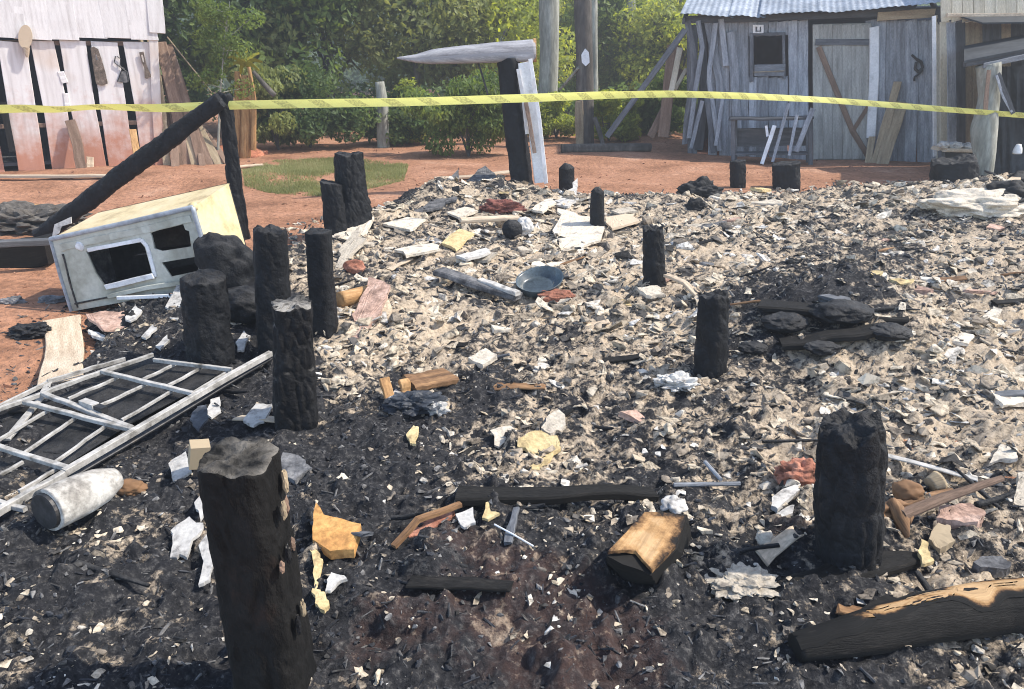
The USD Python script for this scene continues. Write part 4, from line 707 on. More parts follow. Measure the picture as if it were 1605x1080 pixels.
tree('shaded green tree behind the tall dark trunk', 960, 25, (1.8, 1.5, 2.1), 2.4, leaf_mid, 11000, .09, 17)
tree('sunny yellow-green tree by the grey shed pole', 1045, 23, (1.7, 1.5, 1.9), 2.2, leaf_lime, 11000, .085, 18)
tree('dark far tree rising above the grey shed roof corner', 1060, 33, (2.8, 2.0, 3.6), 4.2, leaf_blue, 10000, .12, 19)
tree('bluish far tree behind the pale trunks', 930, 36, (3.0, 2.0, 3.6), 4.6, leaf_blue, 10000, .13, 20)
tree('far grey-green tree above the sunlit thicket', 800, 36, (3.2, 2.0, 3.4), 4.4, leaf_mid, 10000, .13, 22)
def bush(label, x, y, d, radii, mat, count, leaf, seed, nb=14, bs=.35, droop=0.0, name='bush', stems=True):
    base = at_y(x, y, d); base[2] = float(earth(base[0], base[1])); t = thing(name, label, 'bush', base); c = base + [0, 0, radii[2] * .85]; r = np.random.default_rng(seed)
    if stems: obj('stem', cat_mesh([limb([base, base + [r.normal() * .1, r.normal() * .1, radii[2] * .6], c + r.uniform(-.6, .6, 3) * radii], [.02, .015, .006], 6, 6, seed + k) for k in range(5)]), bark_dark, t, True)
    obj('foliage', leaves(crown_blobs(c, radii, nb, bs, seed, -.9), count, leaf, seed + 3, droop=droop, shell=.35), mat, t); return t
bush('weeping dark bush with hanging fronds left of the charred frame', 735, 270, 13.6, (.95, .6, .85), leaf_mid, 9000, .045, 31, 22, .34, .8)
bush('low dark shrub behind the twin charred stumps', 490, 262, 14.6, (1.1, .6, .75), leaf_dark, 8000, .05, 32, 20, .4)
bush('dark shrub at the foot of the grey stump post', 640, 258, 15.4, (.9, .6, .55), leaf_dark, 6000, .05, 33, 16, .34)
bush('bright yellow-green bush beside the grey stump post', 635, 240, 15.6, (.42, .35, .72), leaf_lime, 2500, .05, 34, 9, .26)
bush('green drooping bush by the red mound, with pale hanging strands', 440, 262, 14.2, (.75, .5, .8), leaf_olive, 5500, .05, 35, 14, .32, 1.0)
bush('bright green bush at the foot of the pale trunk', 872, 215, 16.6, (.62, .45, .5), leaf_lime, 3800, .05, 36, 10, .27)
bush('bright green bush beside the dark trunk and its post', 955, 212, 16.4, (.72, .5, .62), leaf_lime, 4500, .05, 37, 12, .28)
bush('low bush under the slanting prop pole', 1008, 214, 17.5, (.65, .5, .55), leaf_olive, 3500, .055, 38, 10, .28)
bush('small bush behind the dark leaning planks', 1050, 215, 17, (.5, .5, .8), leaf_mid, 3500, .055, 39, 10, .3)
spr = thing('sapling', 'slender sapling with fine sunlit sprigs beside the charred corner post', 'sapling', at_y(342, 262, 12.5) * [1, 1, 0])
sb = LOC[spr.GetPath()]; r_ = np.random.default_rng(8); tips = []
stems = [limb([sb, at_y(345, 150, 12.5), at_y(352, 60, 12.5), at_y(360, 2, 12.5)], [.025, .018, .012, .006], 7, 14, 3)]
for k in range(14):
    y0 = r_.uniform(20, 150); a = at_y(350 - (150 - y0) * -.05, y0, 12.5); e = a + [r_.uniform(-.55, .5), r_.uniform(-.3, .3), r_.uniform(.0, .4)]; stems.append(limb([a, e], [.008, .003], 5, 5, k)); tips.append((e, (.2, .2, .16)))
obj('stem', cat_mesh(stems), bark_pale, spr, True); obj('foliage', leaves(tips, 2600, .035, 44, .45), leaf_mid, spr)
# broken plant stump with yellow leaves behind the charred post
ys = thing('yellow_plant', 'broken yellowish plant trunk with a tuft of yellow leaves behind the tape', 'plant', at_y(385, 250, 13.2) * [1, 1, 0])
for k, (a, b, c, w) in enumerate([((372, 250), (374, 150), (372, 112), .09), ((384, 250), (386, 160), (384, 118), .10), ((397, 235), (398, 150), (390, 105), .05), ((402, 170), (385, 145), (372, 128), .03), ((430, 150), (410, 128), (397, 112), .05)]):
    obj('stalk', limb([at_y(*a, 13.2 - .03 * k), at_y(*b, 13.2 - .03 * k), at_y(*c, 13.2 - .03 * k)], [w, w * .9, w * .6], 9, 9, k, .12), raw_wood if k < 4 else bark_dark, ys, True)
for k in range(9):
    a = at_y(384, 100, 13.1); an = k * .7; e = a + [.30 * math.cos(an), .12 * math.sin(an * 1.7), .22 * math.sin(an) + .03]
    obj('leaf', plank([a, (a + e) / 2 + [0, 0, .05], e], .085, .004, np.cross(norm(e - a), [0, 1, .3]), 800 + k, 6, .12, .4), leaf_yellow, ys)
single('red_mound', lump(at_y(368, 252, 13.6), (.62, .45, .30), 70, 4, .35, 3.0), red_clod, 'heap of red clods behind the charred corner post', 'earth heap', None, True)
single('thin_slab', board_px((372, 262), (412, 258), .08, .03, 801), pale_wood, 'thin pale slab at the foot of the red mound', 'slab')
# the tall trunks
def gum(label, pts, radii, d, bark, seed, mark=False):
    q = [at_y(x, y, d) for x, y in pts]; base = np.array([q[0][0], q[0][1], float(earth(q[0][0], q[0][1])) - .05]); t = thing('tall_tree', label, 'tree', base)
    u = (q[-1] - q[-2]) / np.linalg.norm(q[-1] - q[-2]); u = norm([u[0] * .4, 0, 1]); topp = q[-1] + u * 6
    obj('trunk', limb([base] + q[1:] + [topp], list(radii) + [radii[-1] * .6], 20, 40, seed, .07), bark, t, True)
    obj('crown', leaves(crown_blobs(topp, (1.5, 1.3, 1.3), 14, .45, seed), 1300, .11, seed + 5, .3, .6), leaf_olive, t)
    if mark: obj('mark', panel([(917, 76), (923, 82), (924, 98), (918, 104), (912, 98), (911, 86)], at_y(917, 90, d - radii[1] - .02), (0, -1, 0), .012), white_paint, t)
gum('pale tall trunk catching the sun on one side, nearest the charred frame', [(858, 215), (859, 150), (861, 80), (860, -20)], [.24, .22, .24, .19, .18], 17.6, bark_pale, 51)
gum('dark tall trunk marked with a white patch', [(917, 236), (917, 150), (916, 90), (913, -20)], [.19, .17, .18, .17, .16], 15.4, bark_dark, 52, True)
gum('slim pale trunk beyond the dark marked trunk', [(990, 200), (990, 130), (989, 60), (989, -20)], [.15, .14, .13, .12, .12], 24, bark_pale, 53)
gum('slim green-lit trunk close behind the dark marked trunk', [(932, 200), (932, 120), (931, 60), (931, -20)], [.10, .10, .09, .09, .08], 21, bark_pale, 54)
single('tree_prop', plank([at_y(909, 240, 15.1), at_y(907, 158, 15.1)], .16, .08, [1, 0, 0], 810), tan_wood, 'upright tan board standing against the dark marked trunk', 'board')
single('tree_prop', plank([at_y(880, 138, 15.8), at_y(908, 105, 15.3)], .17, .05, [1, 0, 1], 811), bark_pale, 'slanting grey board between the pale trunk and the dark trunk', 'board')
single('tree_root', limb([at_y(932, 185, 15.2), at_y(940, 208, 15.0), at_y(948, 238, 14.8)], [.05, .05, .04], 8, 8, 12), bark_dark, 'dark crooked branch leaning at the foot of the marked trunk', 'branch', None, True)
single('fallen_log', limb([T(880, 233, .08), T(1020, 231, .08)], [.09, .08], 12, 16, 13, .1), bark_dark, 'long dark log lying on the earth behind the red yard', 'log', None, True)
gs = single('stump_post', limb([at_y(601, 238, 15.0), at_y(600, 190, 15.0), at_y(598, 148, 15.0), at_y(595, 128, 15.0)], [.13, .125, .12, .09], 14, 20, 14, .08), bark_pale, 'grey weathered post with a ragged brown top among the shrubs', 'post', None, True)
# far hillside and its woods
gx2 = np.linspace(-60, 60, 60); gy2 = np.linspace(38, 130, 46); HX, HY = np.meshgrid(gx2, gy2); HZ = -.6 + 16 * sstep(40, 110, HY) + 3 * (fbm(np.stack([HX * .06, HY * .06, 0 * HX], -1), 3, 5) - .5)
structure('hill', (np.stack([HX, HY, HZ], -1).reshape(-1, 3), grid_faces(46, 60)), leaf_blue)
r_ = np.random.default_rng(77); fb = []
for _ in range(230):
    x, y = r_.uniform(-34, 34), 39 + 26 * r_.random() ** 1.5; z = -.6 + 16 * float(sstep(40, 110, y)); s = r_.uniform(1.2, 2.4); fb.append((np.array([x, y, z + r_.uniform(.3, 5.0)]), (s, s, s * .8)))
stuff('far_woods', leaves(fb, 42000, .22, 78, .6), leaf_blue, 'dim bluish-green woods closing the view behind the trees', 'woods')
r_ = np.random.default_rng(79); ub = [(np.array([r_.uniform(-9.5, 6.0), r_.uniform(17.2, 21.5), r_.uniform(.1, .8)]), (.7, .6, .5)) for _ in range(70)]
stuff('undergrowth', leaves(ub, 16000, .08, 80), leaf_dark, 'dark tangled undergrowth at the foot of the trees', 'undergrowth')
# grass
def tufts(polys, count, h, seed):
    r = np.random.default_rng(seed); P = Polygon([tuple(T(x, y)[:2]) for x, y in polys]); x0, y0, x1, y1 = P.bounds; x, y = r.uniform(x0, x1, count * 3), r.uniform(y0, y1, count * 3)
    ok = shapely.contains_xy(P, x, y) & (r.random(len(x)) < np.clip((fbm(np.stack([x * 2.2, y * 2.2, 0 * x], 1), 3, seed) - .22) * 3.2, 0, 1)); x, y = x[ok][:count], y[ok][:count]; z = ground_z(x, y); n = len(x)
    a = r.uniform(0, 2 * np.pi, n); w = .006; hh = h * r.uniform(.4, 1.2, n); lean_ = r.normal(size=(n, 2)) * .5
    b = np.stack([x, y, z], 1); d = np.stack([np.cos(a), np.sin(a), 0 * a], 1) * w; tip = b + np.stack([lean_[:, 0] * hh, lean_[:, 1] * hh, hh], 1)
    v = np.stack([b - d, b + d, tip], 1).reshape(-1, 3); return v, np.arange(3 * n).reshape(-1, 3)
stuff('grass', tufts([(380, 268), (430, 252), (520, 248), (640, 258), (634, 284), (560, 300), (500, 308), (430, 304), (384, 292)], 30000, .045, 5), grass_mat, 'patch of short green grass on the red earth before the shrubs', 'grass')
stuff('dry_grass', tufts([(322, 340), (372, 335), (380, 375), (345, 392), (325, 375)], 2600, .06, 6), dry_grass, 'tuft of dry yellow grass at the foot of the charred corner post', 'grass')

# ================================================================== POSTS AND STUMPS OF THE BURNT HOUSE
def stump(label, bx, by, tx, ty, w0, w1, seed, mat=char, sunk=.12, name='charred_stump', **kw):
    b = T(bx, by); t = at_y(tx, ty, b[1]); m_ = mpp(b); ax = norm(t - b)
    return single(name, charred(b - ax * sunk, t, w0 * m_ / 2, w1 * m_ / 2, seed, **kw), mat, label, 'stump', None, True)
FGB = T(437, 1082); FGT = at_y(372, 716, FGB[1]); ax_ = norm(FGT - FGB); mf = mpp((FGB + FGT) / 2)
single('charred_stump', charred(FGB - ax_ * .25, FGT, .106, .084, 201, big_=.12, square=.9, jag=.012, slant=(.0, .0), res=.0075, cell=.06, crack=.006), char_brown, 'tall square charred stump with a grey ash top and a brown scorched patch', 'stump', None, True)
fk = np.random.default_rng(31)
for k in range(9):
    t_ = fk.uniform(.15, .9); c_ = FGB + (FGT - FGB) * t_ + [.098 + .006 * fk.normal(), -.03 + .03 * fk.normal(), 0]; single('bark_flake', lump(c_, (.006, .010, .014 + .018 * fk.random()), 640 + k, 2, .6), (brown_wood, char_ash, tan_wood)[k % 3], 'scorched bark flake peeling from the side of the tall square stump', 'bark flake', 'bark flakes peeling from the tall square stump')
stump('burnt stump with a lumpy top beside the brick fragments', 1330, 868, 1332, 664, 104, 92, 202, jag=.035, square=.3, res=.009, cell=.05)
stump('square charred stump standing before the group by the overturned stove', 464, 664, 459, 474, 74, 62, 203, char_ash, square=.7, jag=.015, res=.009)
stump('smooth thin charred stump with a flat top beside the split stump', 508, 520, 500, 362, 46, 36, 204, square=.6, jag=.008, crack=.005)
stump('broad rounded charred stump covering the stove corner', 332, 570, 318, 428, 78, 66, 205, jag=.02, dome=.03, square=.2)
stump('split charred stump with a glossy peeled side', 432, 555, 424, 362, 56, 50, 206, square=.5, jag=.03, crack=.007)
single('charred_strip', plank([T(412, 520), at_y(404, 358, T(412, 520)[1])], .05, .03, [1, 0, 0], 207), char_wood, 'thin charred strip standing against the split stump', 'strip')
stump('tall dark stump with a ragged top by the red yard', 556, 358, 546, 240, 60, 42, 208, jag=.02, square=.4)
stump('shorter slanted stump leaning on the tall ragged one', 530, 366, 518, 286, 42, 34, 209, square=.5, jag=.01, slant=(.03, 0))
stump('blackened stump with pale ash on its top in the middle of the ash', 1026, 450, 1023, 358, 38, 33, 210, jag=.02, cell=.035)
stump('slim rounded stump standing alone in the pale ash', 937, 368, 936, 293, 26, 21, 211, jag=.004, dome=.04, crack=.006)
stump('short rounded stump at the back edge of the ash', 889, 300, 888, 256, 25, 25, 212, jag=.004, dome=.06, crack=.005)
stump('dark stump beside the heap of charred boards', 1112, 582, 1120, 462, 52, 44, 213, square=.4, jag=.02)
stump('short dark stump beneath the end of the dark bench', 1157, 294, 1156, 252, 22, 22, 214, square=.6, jag=.006)
stump('wide squat dark stump below the middle of the bench', 1232, 296, 1232, 256, 44, 42, 215, square=.5, jag=.01)
single('root_lump', lump(T(1096, 304, .07), (.26, .18, .16), 216, 4, .6, 3.2), char, 'black tangled root lump at the back edge of the ash', 'root lump', None, True)
single('root_lump', lump(T(1090, 322, .03), (.10, .09, .08), 217, 3, .5), char, 'small black lump just below the tangled root lump', 'root lump', None, True)
# charred remains behind the stump group
for k, (x, y, sx, sz, lb) in enumerate([(365, 470, .21, .27, 'big dark charred lump behind the broad rounded stump'), (392, 500, .16, .12, 'low charred lump between the broad stump and the split stump')]):
    c = T(x, y); single('charred_lump', lump(c + [0, 0, sz * .7], (sx, sx * .8, sz), 220 + k, 4, .35, 1.6), char, lb, 'charred lump', None, True)
single('bent_sheet', shard([(355, 470), (375, 455), (405, 470), (410, 485), (380, 492), (358, 488)], .012, 224, .14, (.1, .2)), iron, 'bent burnt metal sheet between the stumps', 'sheet')

# corner post with its brace
pb = T(378, 374); single('corner_post', charred(pb - [0, 0, .2], at_y(352, 148, pb[1]), 19 * mpp(pb) / 1, 11.5 * mpp(pb), 230, jag=.02, square=.3, cell=.06, waist=.008) if False else
       charred(pb - norm(at_y(352, 148, pb[1]) - pb) * .2, at_y(352, 148, pb[1]), 15 * mpp(pb), 11 * mpp(pb), 230, jag=.02, square=.3, cell=.06, waist=.008), char, 'tall charred corner post that carries the barrier tape', 'post', None, True)
b0 = T(62, 372, .1); single('charred_brace', charred(b0, at_y(346, 157, pb[1] - .13), .080, .070, 231, jag=.01, square=.25, cell=.06, crack=.009, waist=-.012, res=.016), char, 'long charred pole slanting up against the corner post', 'pole', None, True)
# the charred door frame and its beam
fb0 = T(822, 302); FD = fb0[1]
frame_post = charred(fb0 - [0, 0, .15], at_y(796, 92, FD), 17 * mpp(fb0), 16 * mpp(fb0), 240, square=.85, jag=.006, cell=.07, crack=.007, res=.016)
single('frame_post', frame_post, char, 'charred square upright post under the end of the grey beam', 'post', None, True)
bm = thing('frame_beam', 'silver grey log beam with a pointed end lying across the charred post', 'beam', at_y(730, 85, FD - .02))
obj('log', limb([at_y(622, 91, FD - .35), at_y(652, 92, FD - .28), at_y(690, 88, FD - .2), at_y(780, 82, FD - .05), at_y(836, 79, FD + .05)], [.010, .085, .11, .125, .135], 18, 44, 241, .05, .95), silver_wood, bm, True)
e0 = at_y(836, 79, FD + .06); obj('cut_end', limb([e0, e0 + [.035, .0, .001]], [.137, .135], 18, 4, 242, .03), raw_wood, bm)
jp = thing('door_jamb', 'pale painted door jamb leaning down beside the charred post', 'jamb', at_y(842, 288, FD - .1))
for k, (a, b, w, y_, mt, nm) in enumerate([((823, 98), (848, 286), .17, -.12, white_paint, 'face_board'), ((831, 92), (856, 287), .05, -.20, white_board, 'edge_strip'), ((812, 108), (826, 210), .045, -.16, white_board, 'inner_strip')]):
    obj(nm, plank([at_y(*a, FD + y_), at_y((a[0] + b[0]) / 2 + 2, (a[1] + b[1]) / 2, FD + y_), at_y(*b, FD + y_)], w, .04, [1, 0, 0], 245 + k, 14, .03), mt, jp)
single('charred_strip', plank([at_y(824, 160, FD - .2), at_y(830, 190, FD - .22), at_y(838, 240, FD - .2)], .05, .03, [1, 0, 0], 249), brown_wood, 'split brown strip peeling between the charred post and the pale jamb', 'strip')
single('bent_rod', limb([at_y(748, 94, FD - .06), at_y(756, 118, FD - .06), at_y(765, 150, FD - .06)], [.012, .012], 8, 12, 9, 0), iron, 'thin bent rod hanging from the grey beam', 'rod', None, True)
single('ground_plank', board_px((682, 280), (806, 269), .13, .035, 250, (.05, .06), mid=(745, 277, .04)), pale_wood, 'long pale plank lying on the red earth beside the charred post', 'plank')

# barrier tape
tp = [(-160, 173, 6.4), (0, 171, 6.5), (40, 170, 6.52), (90, 172, 6.55), (150, 167, 6.58), (250, 170, 6.6), (352, 165, 6.62), (500, 162, 6.65), (640, 160, 6.7), (820, 154, 6.9), (950, 149, 7.5), (1060, 147, 8.2), (1180, 151, 9.0), (1300, 157, 9.7), (1450, 169, 9.95), (1605, 181, 10.2), (1800, 197, 10.5)]
tpx = np.array(tp); tt = np.linspace(0, len(tp) - 1, 400); cx = np.array([at_y(np.interp(t, range(len(tp)), tpx[:, 0]), np.interp(t, range(len(tp)), tpx[:, 1]), np.interp(t, range(len(tp)), tpx[:, 2])) for t in tt])
cx = gaussian_filter1d(cx, 5, axis=0, mode='nearest'); ln = np.r_[0, np.cumsum(np.linalg.norm(np.diff(cx, axis=0), axis=1))]
tw = .30 * np.sin(ln * 1.1) + .5 * np.exp(-((ln - 1.5) / .5) ** 2) + .25 * (fbm(np.stack([ln * 2.2, 0 * ln, 0 * ln], 1), 2, 4) - .5); dn = np.gradient(cx, axis=0); dn /= np.linalg.norm(dn, axis=1)[:, None]
nrm = np.cross(dn, [0, 0, 1.0]); nrm /= np.linalg.norm(nrm, axis=1)[:, None]; wv = np.array([0, 0, 1.0]) * np.cos(tw)[:, None] + nrm * np.sin(tw)[:, None]
hw = .037; tv = np.stack([cx - wv * hw, cx - wv * hw * .3 + nrm * .004, cx + wv * hw * .3 + nrm * .004, cx + wv * hw], 1); tuv = np.stack([np.repeat(ln[:, None], 4, 1), np.repeat(np.array([[0, .35, .65, 1]]) * 2 * hw, 400, 0)], -1).reshape(-1, 2)
single('barrier_tape', (tv.reshape(-1, 3), grid_faces(400, 4), tuv), tape_mat, 'long yellow barrier tape with dark slanting print stretched across the scene', 'barrier tape', None, True)

# ================================================================== THE STOVE, THE GRILLE, THE PAN
SB0 = T(112, 488); SN = norm([-.10, -1, .10]); SD = norm(-SN - [0, 0, .0])
def S(x, y, back=0.0): return on_plane(x, y, SB0 - SN * back, SN)
stove = thing('overturned_stove', 'overturned scorched cooking stove with a pale green front and cream side', 'stove', S(220, 470) * [1, 1, 0] + [0, 0, SB0[2]])
TL, TR, BR, BL = (80, 374), (301, 325), (336, 447), (112, 488)
def tube_hole(pts): return pts
obj('front_panel', panel([TL, TR, BR, BL], SB0 - SN * .0, SN, .012, [[(137, 394), (150, 388), (222, 379), (229, 388), (241, 432), (196, 441), (166, 448), (152, 428), (141, 402)], [(233, 352), (286, 344), (292, 360), (298, 362), (301, 386), (256, 393), (243, 389), (240, 372)], [(255, 411), (308, 402), (313, 424), (270, 433)]]), enamel, stove)
q = {k: S(*p) for k, p in dict(TL=TL, TR=TR, BR=BR, BL=BL).items()}; bk = -SN * .50 + np.array([.02, 0, .13])
def quad_panel(a, b, c, d, thick, name, mat):
    p = np.array([a, b, c, d]); n = norm(np.cross(p[1] - p[0], p[2] - p[0])); vv = np.vstack([p, p - n * thick]); f = [(0, 1, 2), (0, 2, 3), (4, 6, 5), (4, 7, 6)] + [t for i in range(4) for t in ((i, (i + 1) % 4, 4 + (i + 1) % 4), (i, 4 + (i + 1) % 4, 4 + i))]
    mm = trimesh.Trimesh(vv, np.array(f), process=False); mm.fix_normals(); return obj(name, (np.array(mm.vertices), np.array(mm.faces)), mat, stove)
bkv = -SN * .012
quad_panel(q['TL'] + bkv, q['TR'] + bkv, q['TR'] + bk, q['TL'] + bk, .012, 'top_panel', enamel_cream)
quad_panel(q['TR'] + bkv, q['BR'] + bkv, q['BR'] + bk, q['TR'] + bk, .012, 'side_panel', enamel_cream)
quad_panel(q['BL'] + bkv, q['TL'] + bkv, q['TL'] + bk, q['BL'] + bk, .012, 'side_panel', grey_slab)
quad_panel(q['BR'] + bkv, q['BL'] + bkv, q['BL'] + bk, q['BR'] + bk, .012, 'bottom_panel', iron)
quad_panel(q['TL'] + bk, q['TR'] + bk, q['BR'] + bk, q['BL'] + bk, .012, 'back_panel', iron)
rim = lambda pts, r, out=.012: limb([S(x, y, -out) for x, y in pts], [r, r], 8, 5 * len(pts), 6, .0)
obj('front_rim', cat_mesh([rim([(79, 375), (190, 351), (302, 325)], .016), rim([(302, 325), (320, 385), (337, 447)], .016), rim([(79, 375), (94, 430), (112, 488)], .012)]), zinc, stove, True)
obj('rounded_corner', limb([S(303, 324, .02), S(303, 324, .25), S(303, 324, .48)], [.032, .032], 10, 8, 6, 0), enamel_cream, stove, True)
obj('oven_rail', plank([S(166, 450, -.03), S(205, 441, -.035), S(240, 432, -.03)], .035, .02, [0, 0, 1], 260), white_paint, stove)
obj('lower_rail', plank([S(170, 464, -.03), S(235, 450, -.05), S(300, 441, -.03)], .03, .02, [0, 0, 1], 261), enamel, stove)
bz = lambda pts, w, o: cat_mesh([plank([S(*pts[k], -o), S(*pts[k + 1], -o)], w, .014, np.cross(norm(S(*pts[k + 1]) - S(*pts[k])), SN), 270 + k, 7, .06) for k in range(len(pts) - 1)])
obj('window_bezel', bz([(138, 392), (222, 376), (231, 386), (244, 434)], .026, .012), white_paint, stove)
obj('top_band', bz([(96, 388), (160, 374), (236, 358), (300, 342)], .05, .010), enamel, stove)
obj('panel_seam', bz([(99, 398), (112, 450), (122, 482)], .010, .013), iron, stove); obj('foot_seam', bz([(118, 476), (220, 456), (330, 434)], .012, .013), iron, stove)
obj('hinge', lump(S(125, 386, -.015), (.03, .012, .03), 3, 2, .2), white_paint, stove, True)
obj('inner_shelf', plank([S(232, 395, .2), S(305, 385, .2)], .3, .012, SN, 262), iron, stove)
obj('divider', plank([S(240, 380, .1), S(252, 432, .1)], .03, .01, SN, 263), enamel, stove)
single('stove_handle', plank([S(184, 467, -.10), S(286, 463, -.12)], .022, .018, [0, 0, 1], 264), white_paint, 'thin white metal strip lying below the overturned stove', 'strip')
single('crumpled_label', shard([(84, 346), (110, 338), (113, 348), (96, 352), (88, 356)], .004, 265), white_scrap, 'crumpled white scrap at the corner of the overturned stove', 'scrap') if False else single('crumpled_label', panel([(82, 372), (86, 352), (112, 340), (113, 350), (97, 355), (93, 366)], q['TL'] + bk * .45 + np.array([0, 0, .03]), norm([-.2, -1, .35]), .004), white_scrap, 'crumpled white scrap standing at the corner of the overturned stove', 'scrap')
# grille on the ground
GN = norm([.05, -.06, 1.0]); GO = T(150, 640, .10)
def GP(x, y, o=0.0): return on_plane(x, y, GO + GN * o, GN)
GW = .62
gr = thing('metal_grille', 'pale scorched metal window grille lying on the burnt ground', 'grille', GP(150, 650))
def gbar(a, b, w, name, o=0.0, h=.02, mid=None, mt=grille_paint):
    p0, p1 = GP(*a, o), GP(*b, o); obj(name, plank([p0] + ([GP(*mid, o)] if mid else []) + [p1], w * GW, h, np.cross(GN, norm(p1 - p0)), abs(hash((a, b))) % 9999 if False else int(a[0] * 7 + b[1] * 13) % 9999, 8, .04), mt, gr)
gbar((424, 553), (100, 740), .042, 'side_rail', .012, .03); gbar((100, 741), (-80, 850), .042, 'side_rail', .012, .03)
gbar((420, 561), (104, 748), .10, 'side_flange', -.03, .012, None, iron); gbar((240, 556), (160, 582), .028, 'side_rail'); gbar((160, 583), (67, 616), .028, 'side_rail', .004); gbar((67, 617), (-60, 662), .028, 'side_rail', .0)
gbar((196, 562), (75, 598), .02, 'outer_rail', -.02); gbar((75, 599), (-60, 668), .02, 'outer_rail', -.025)
for a, b, w in [((241, 564), (364, 580), .024), ((160, 583), (303, 617), .032), ((67, 616), (207, 671), .036), ((38, 630), (210, 673), .034), ((-40, 688), (107, 734), .036), ((-60, 770), (40, 800), .03)]: gbar(a, b, w, 'cross_bar', .006)
for a, b in [((275, 571), (224, 594)), ((317, 576), (264, 604)), ((361, 580), (303, 616)), ((185, 592), (107, 625)), ((230, 602), (154, 638)), ((275, 610), (191, 659)), ((74, 644), (-10, 694)), ((118, 655), (36, 712)), ((168, 666), (84, 726)), ((36, 724), (-20, 756)), ((92, 733), (30, 771)), ((236, 557), (160, 582))]: gbar(a, b, .018, 'bar', -.012, .014)
obj('burnt_sheet', panel([(243, 559), (360, 581), (300, 620), (205, 668), (107, 730), (-60, 815), (-60, 668), (66, 620), (160, 586)], GO - GN * .055, GN, .004), char, gr)
gbar((78, 597), (10, 690), .05, 'flat_brace', -.03, .012, (60, 630))
obj('latch', box(GP(140, 634, .02), (.10, .035, .03), -.5), grille_paint, gr); obj('latch', box(GP(158, 641, .02), (.06, .03, .03), -.5), iron, gr)
# pale roll
rl = thing('scorched_drum', 'pale scorched cylinder lying against the foot of the metal grille', 'cylinder', T(130, 775))
r0, r1 = T(176, 752, .09), T(74, 800, .09); obj('shell', limb([r0 - (r1 - r0) * .06, r0, r0 + (r1 - r0) * .1, (r0 + r1) / 2, r1], [.04, .066, .074, .076, .076], 26, 24, 7, .05), drum_mat, rl, True)
dd_ = norm(r1 - r0); obj('dark_end', limb([r1, r1 + dd_ * .012], [.066, .063], 20, 3, 7, .02), iron, rl)
# pan
pc = T(846, 440, .10); pan = thing('dented_pan', 'dark round pan lying tilted on the pale ash', 'pan', pc)
pr_ = 37 * mpp(pc); prof = [(.02, -.055), (pr_ * .72, -.055), (pr_ * .86, -.045), (pr_ * .97, .0), (pr_ * 1.03, .012), (pr_ * 1.03, .018), (pr_ * .95, .010), (pr_ * .83, -.034), (pr_ * .70, -.044), (.0, -.046)]
pm = trimesh.creation.revolve(np.array([(0, -.055)] + prof[:]), sections=48); pm.apply_transform(trimesh.transformations.euler_matrix(math.radians(14), math.radians(-9), 0)); pv_ = np.array(pm.vertices); pv_ = pv_ + (fbm(pv_ * 9, 2, 3) - .5)[:, None] * .014
obj('bowl', (pv_ + pc, np.array(pm.faces)), pan_mat, pan, True)
obj('handle', limb([pc + [pr_ * .98, .02, .02], pc + [pr_ * 1.22, .03, .025]], [.02, .013], 8, 6, 2), iron, pan, True)

# ================================================================== THE HEAP IN THE ASH (where the photograph is blurred) AND LARGER DEBRIS
heap_boards = [((1190, 480), (1420, 500), .15, char_wood, 'wide charred board sunk across the middle of the board heap'), ((1225, 540), (1390, 515), .13, char_wood, 'charred board sunk along the near side of the board heap'), ((1300, 470), (1440, 455), .12, grey_dark, 'grey scorched board sunk at the back of the board heap')]
for k, (a, b, w, mt, lb) in enumerate(heap_boards): single('charred_board', board_px(a, b, w, .04, 280 + k, (.01, .05) if k % 2 else (.05, .0), n=18, rag=.14), mt, lb, 'board')
for k, (x, y, s) in enumerate([(1230, 505, .13), (1320, 490, .16), (1395, 520, .11), (1290, 545, .09), (1180, 545, .08)]):
    single('charred_lump', lump(T(x, y, .04), (s, s * .8, s * .38), 290 + k, 4, .3, 2.0), char, ['black crumbly lump in the near half of the board heap', 'largest black lump at the centre of the board heap', 'rounded black lump near the far end of the board heap', 'low dark lump at the near edge of the board heap', 'small dark lump beside the stump at the board heap'][k], 'charred lump', None, True)

D = []   # (shape, material, name, category, label)
def put(name, cat, label, mesh, mat, smooth=False): single(name, mesh, mat, label, cat, None, smooth)
# foreground
wp = [T(955, 872), T(1005, 868), T(1040, 905), T(1086, 830), T(1060, 812), T(1008, 815)]
def wedge():
    h = .13; lo = [T(952, 878), T(985, 905), T(1036, 912), T(1078, 862), T(1086, 832), T(1015, 820)]
    top = [on_plane(x, y, T(1000, 900, h), norm([.18, -.12, 1])) for x, y in [(951, 872), (996, 870), (1020, 901), (1060, 862), (1078, 812), (1010, 809)]]
    hh = trimesh.convex.convex_hull(np.array([p - [0, 0, .03] for p in lo] + top)).subdivide_to_size(.03, max_iter=6); v = np.array(hh.vertices); v = v + (fbm(v * 25, 3, 4) - .5)[:, None] * .010; return v, np.array(hh.faces)
wd = thing('wood_block', 'orange-brown split wood block with a charred dark front', 'wood block', T(1015, 880)); obj('block', wedge(), char_wood, wd)
tq = [on_plane(x, y, T(1000, 900, .136), norm([.18, -.12, 1])) for x, y in [(952, 870), (996, 867), (1022, 900), (1058, 861), (1077, 811), (1052, 808), (1010, 807), (985, 835)]]
P_ = Polygon([p[:2] for p in tq]).buffer(0); mm = trimesh.creation.extrude_polygon(P_, .012, engine='earcut').subdivide_to_size(.02, max_iter=6); v = np.array(mm.vertices); n_ = norm([.18, -.12, 1]); o_ = T(1000, 900, .136)
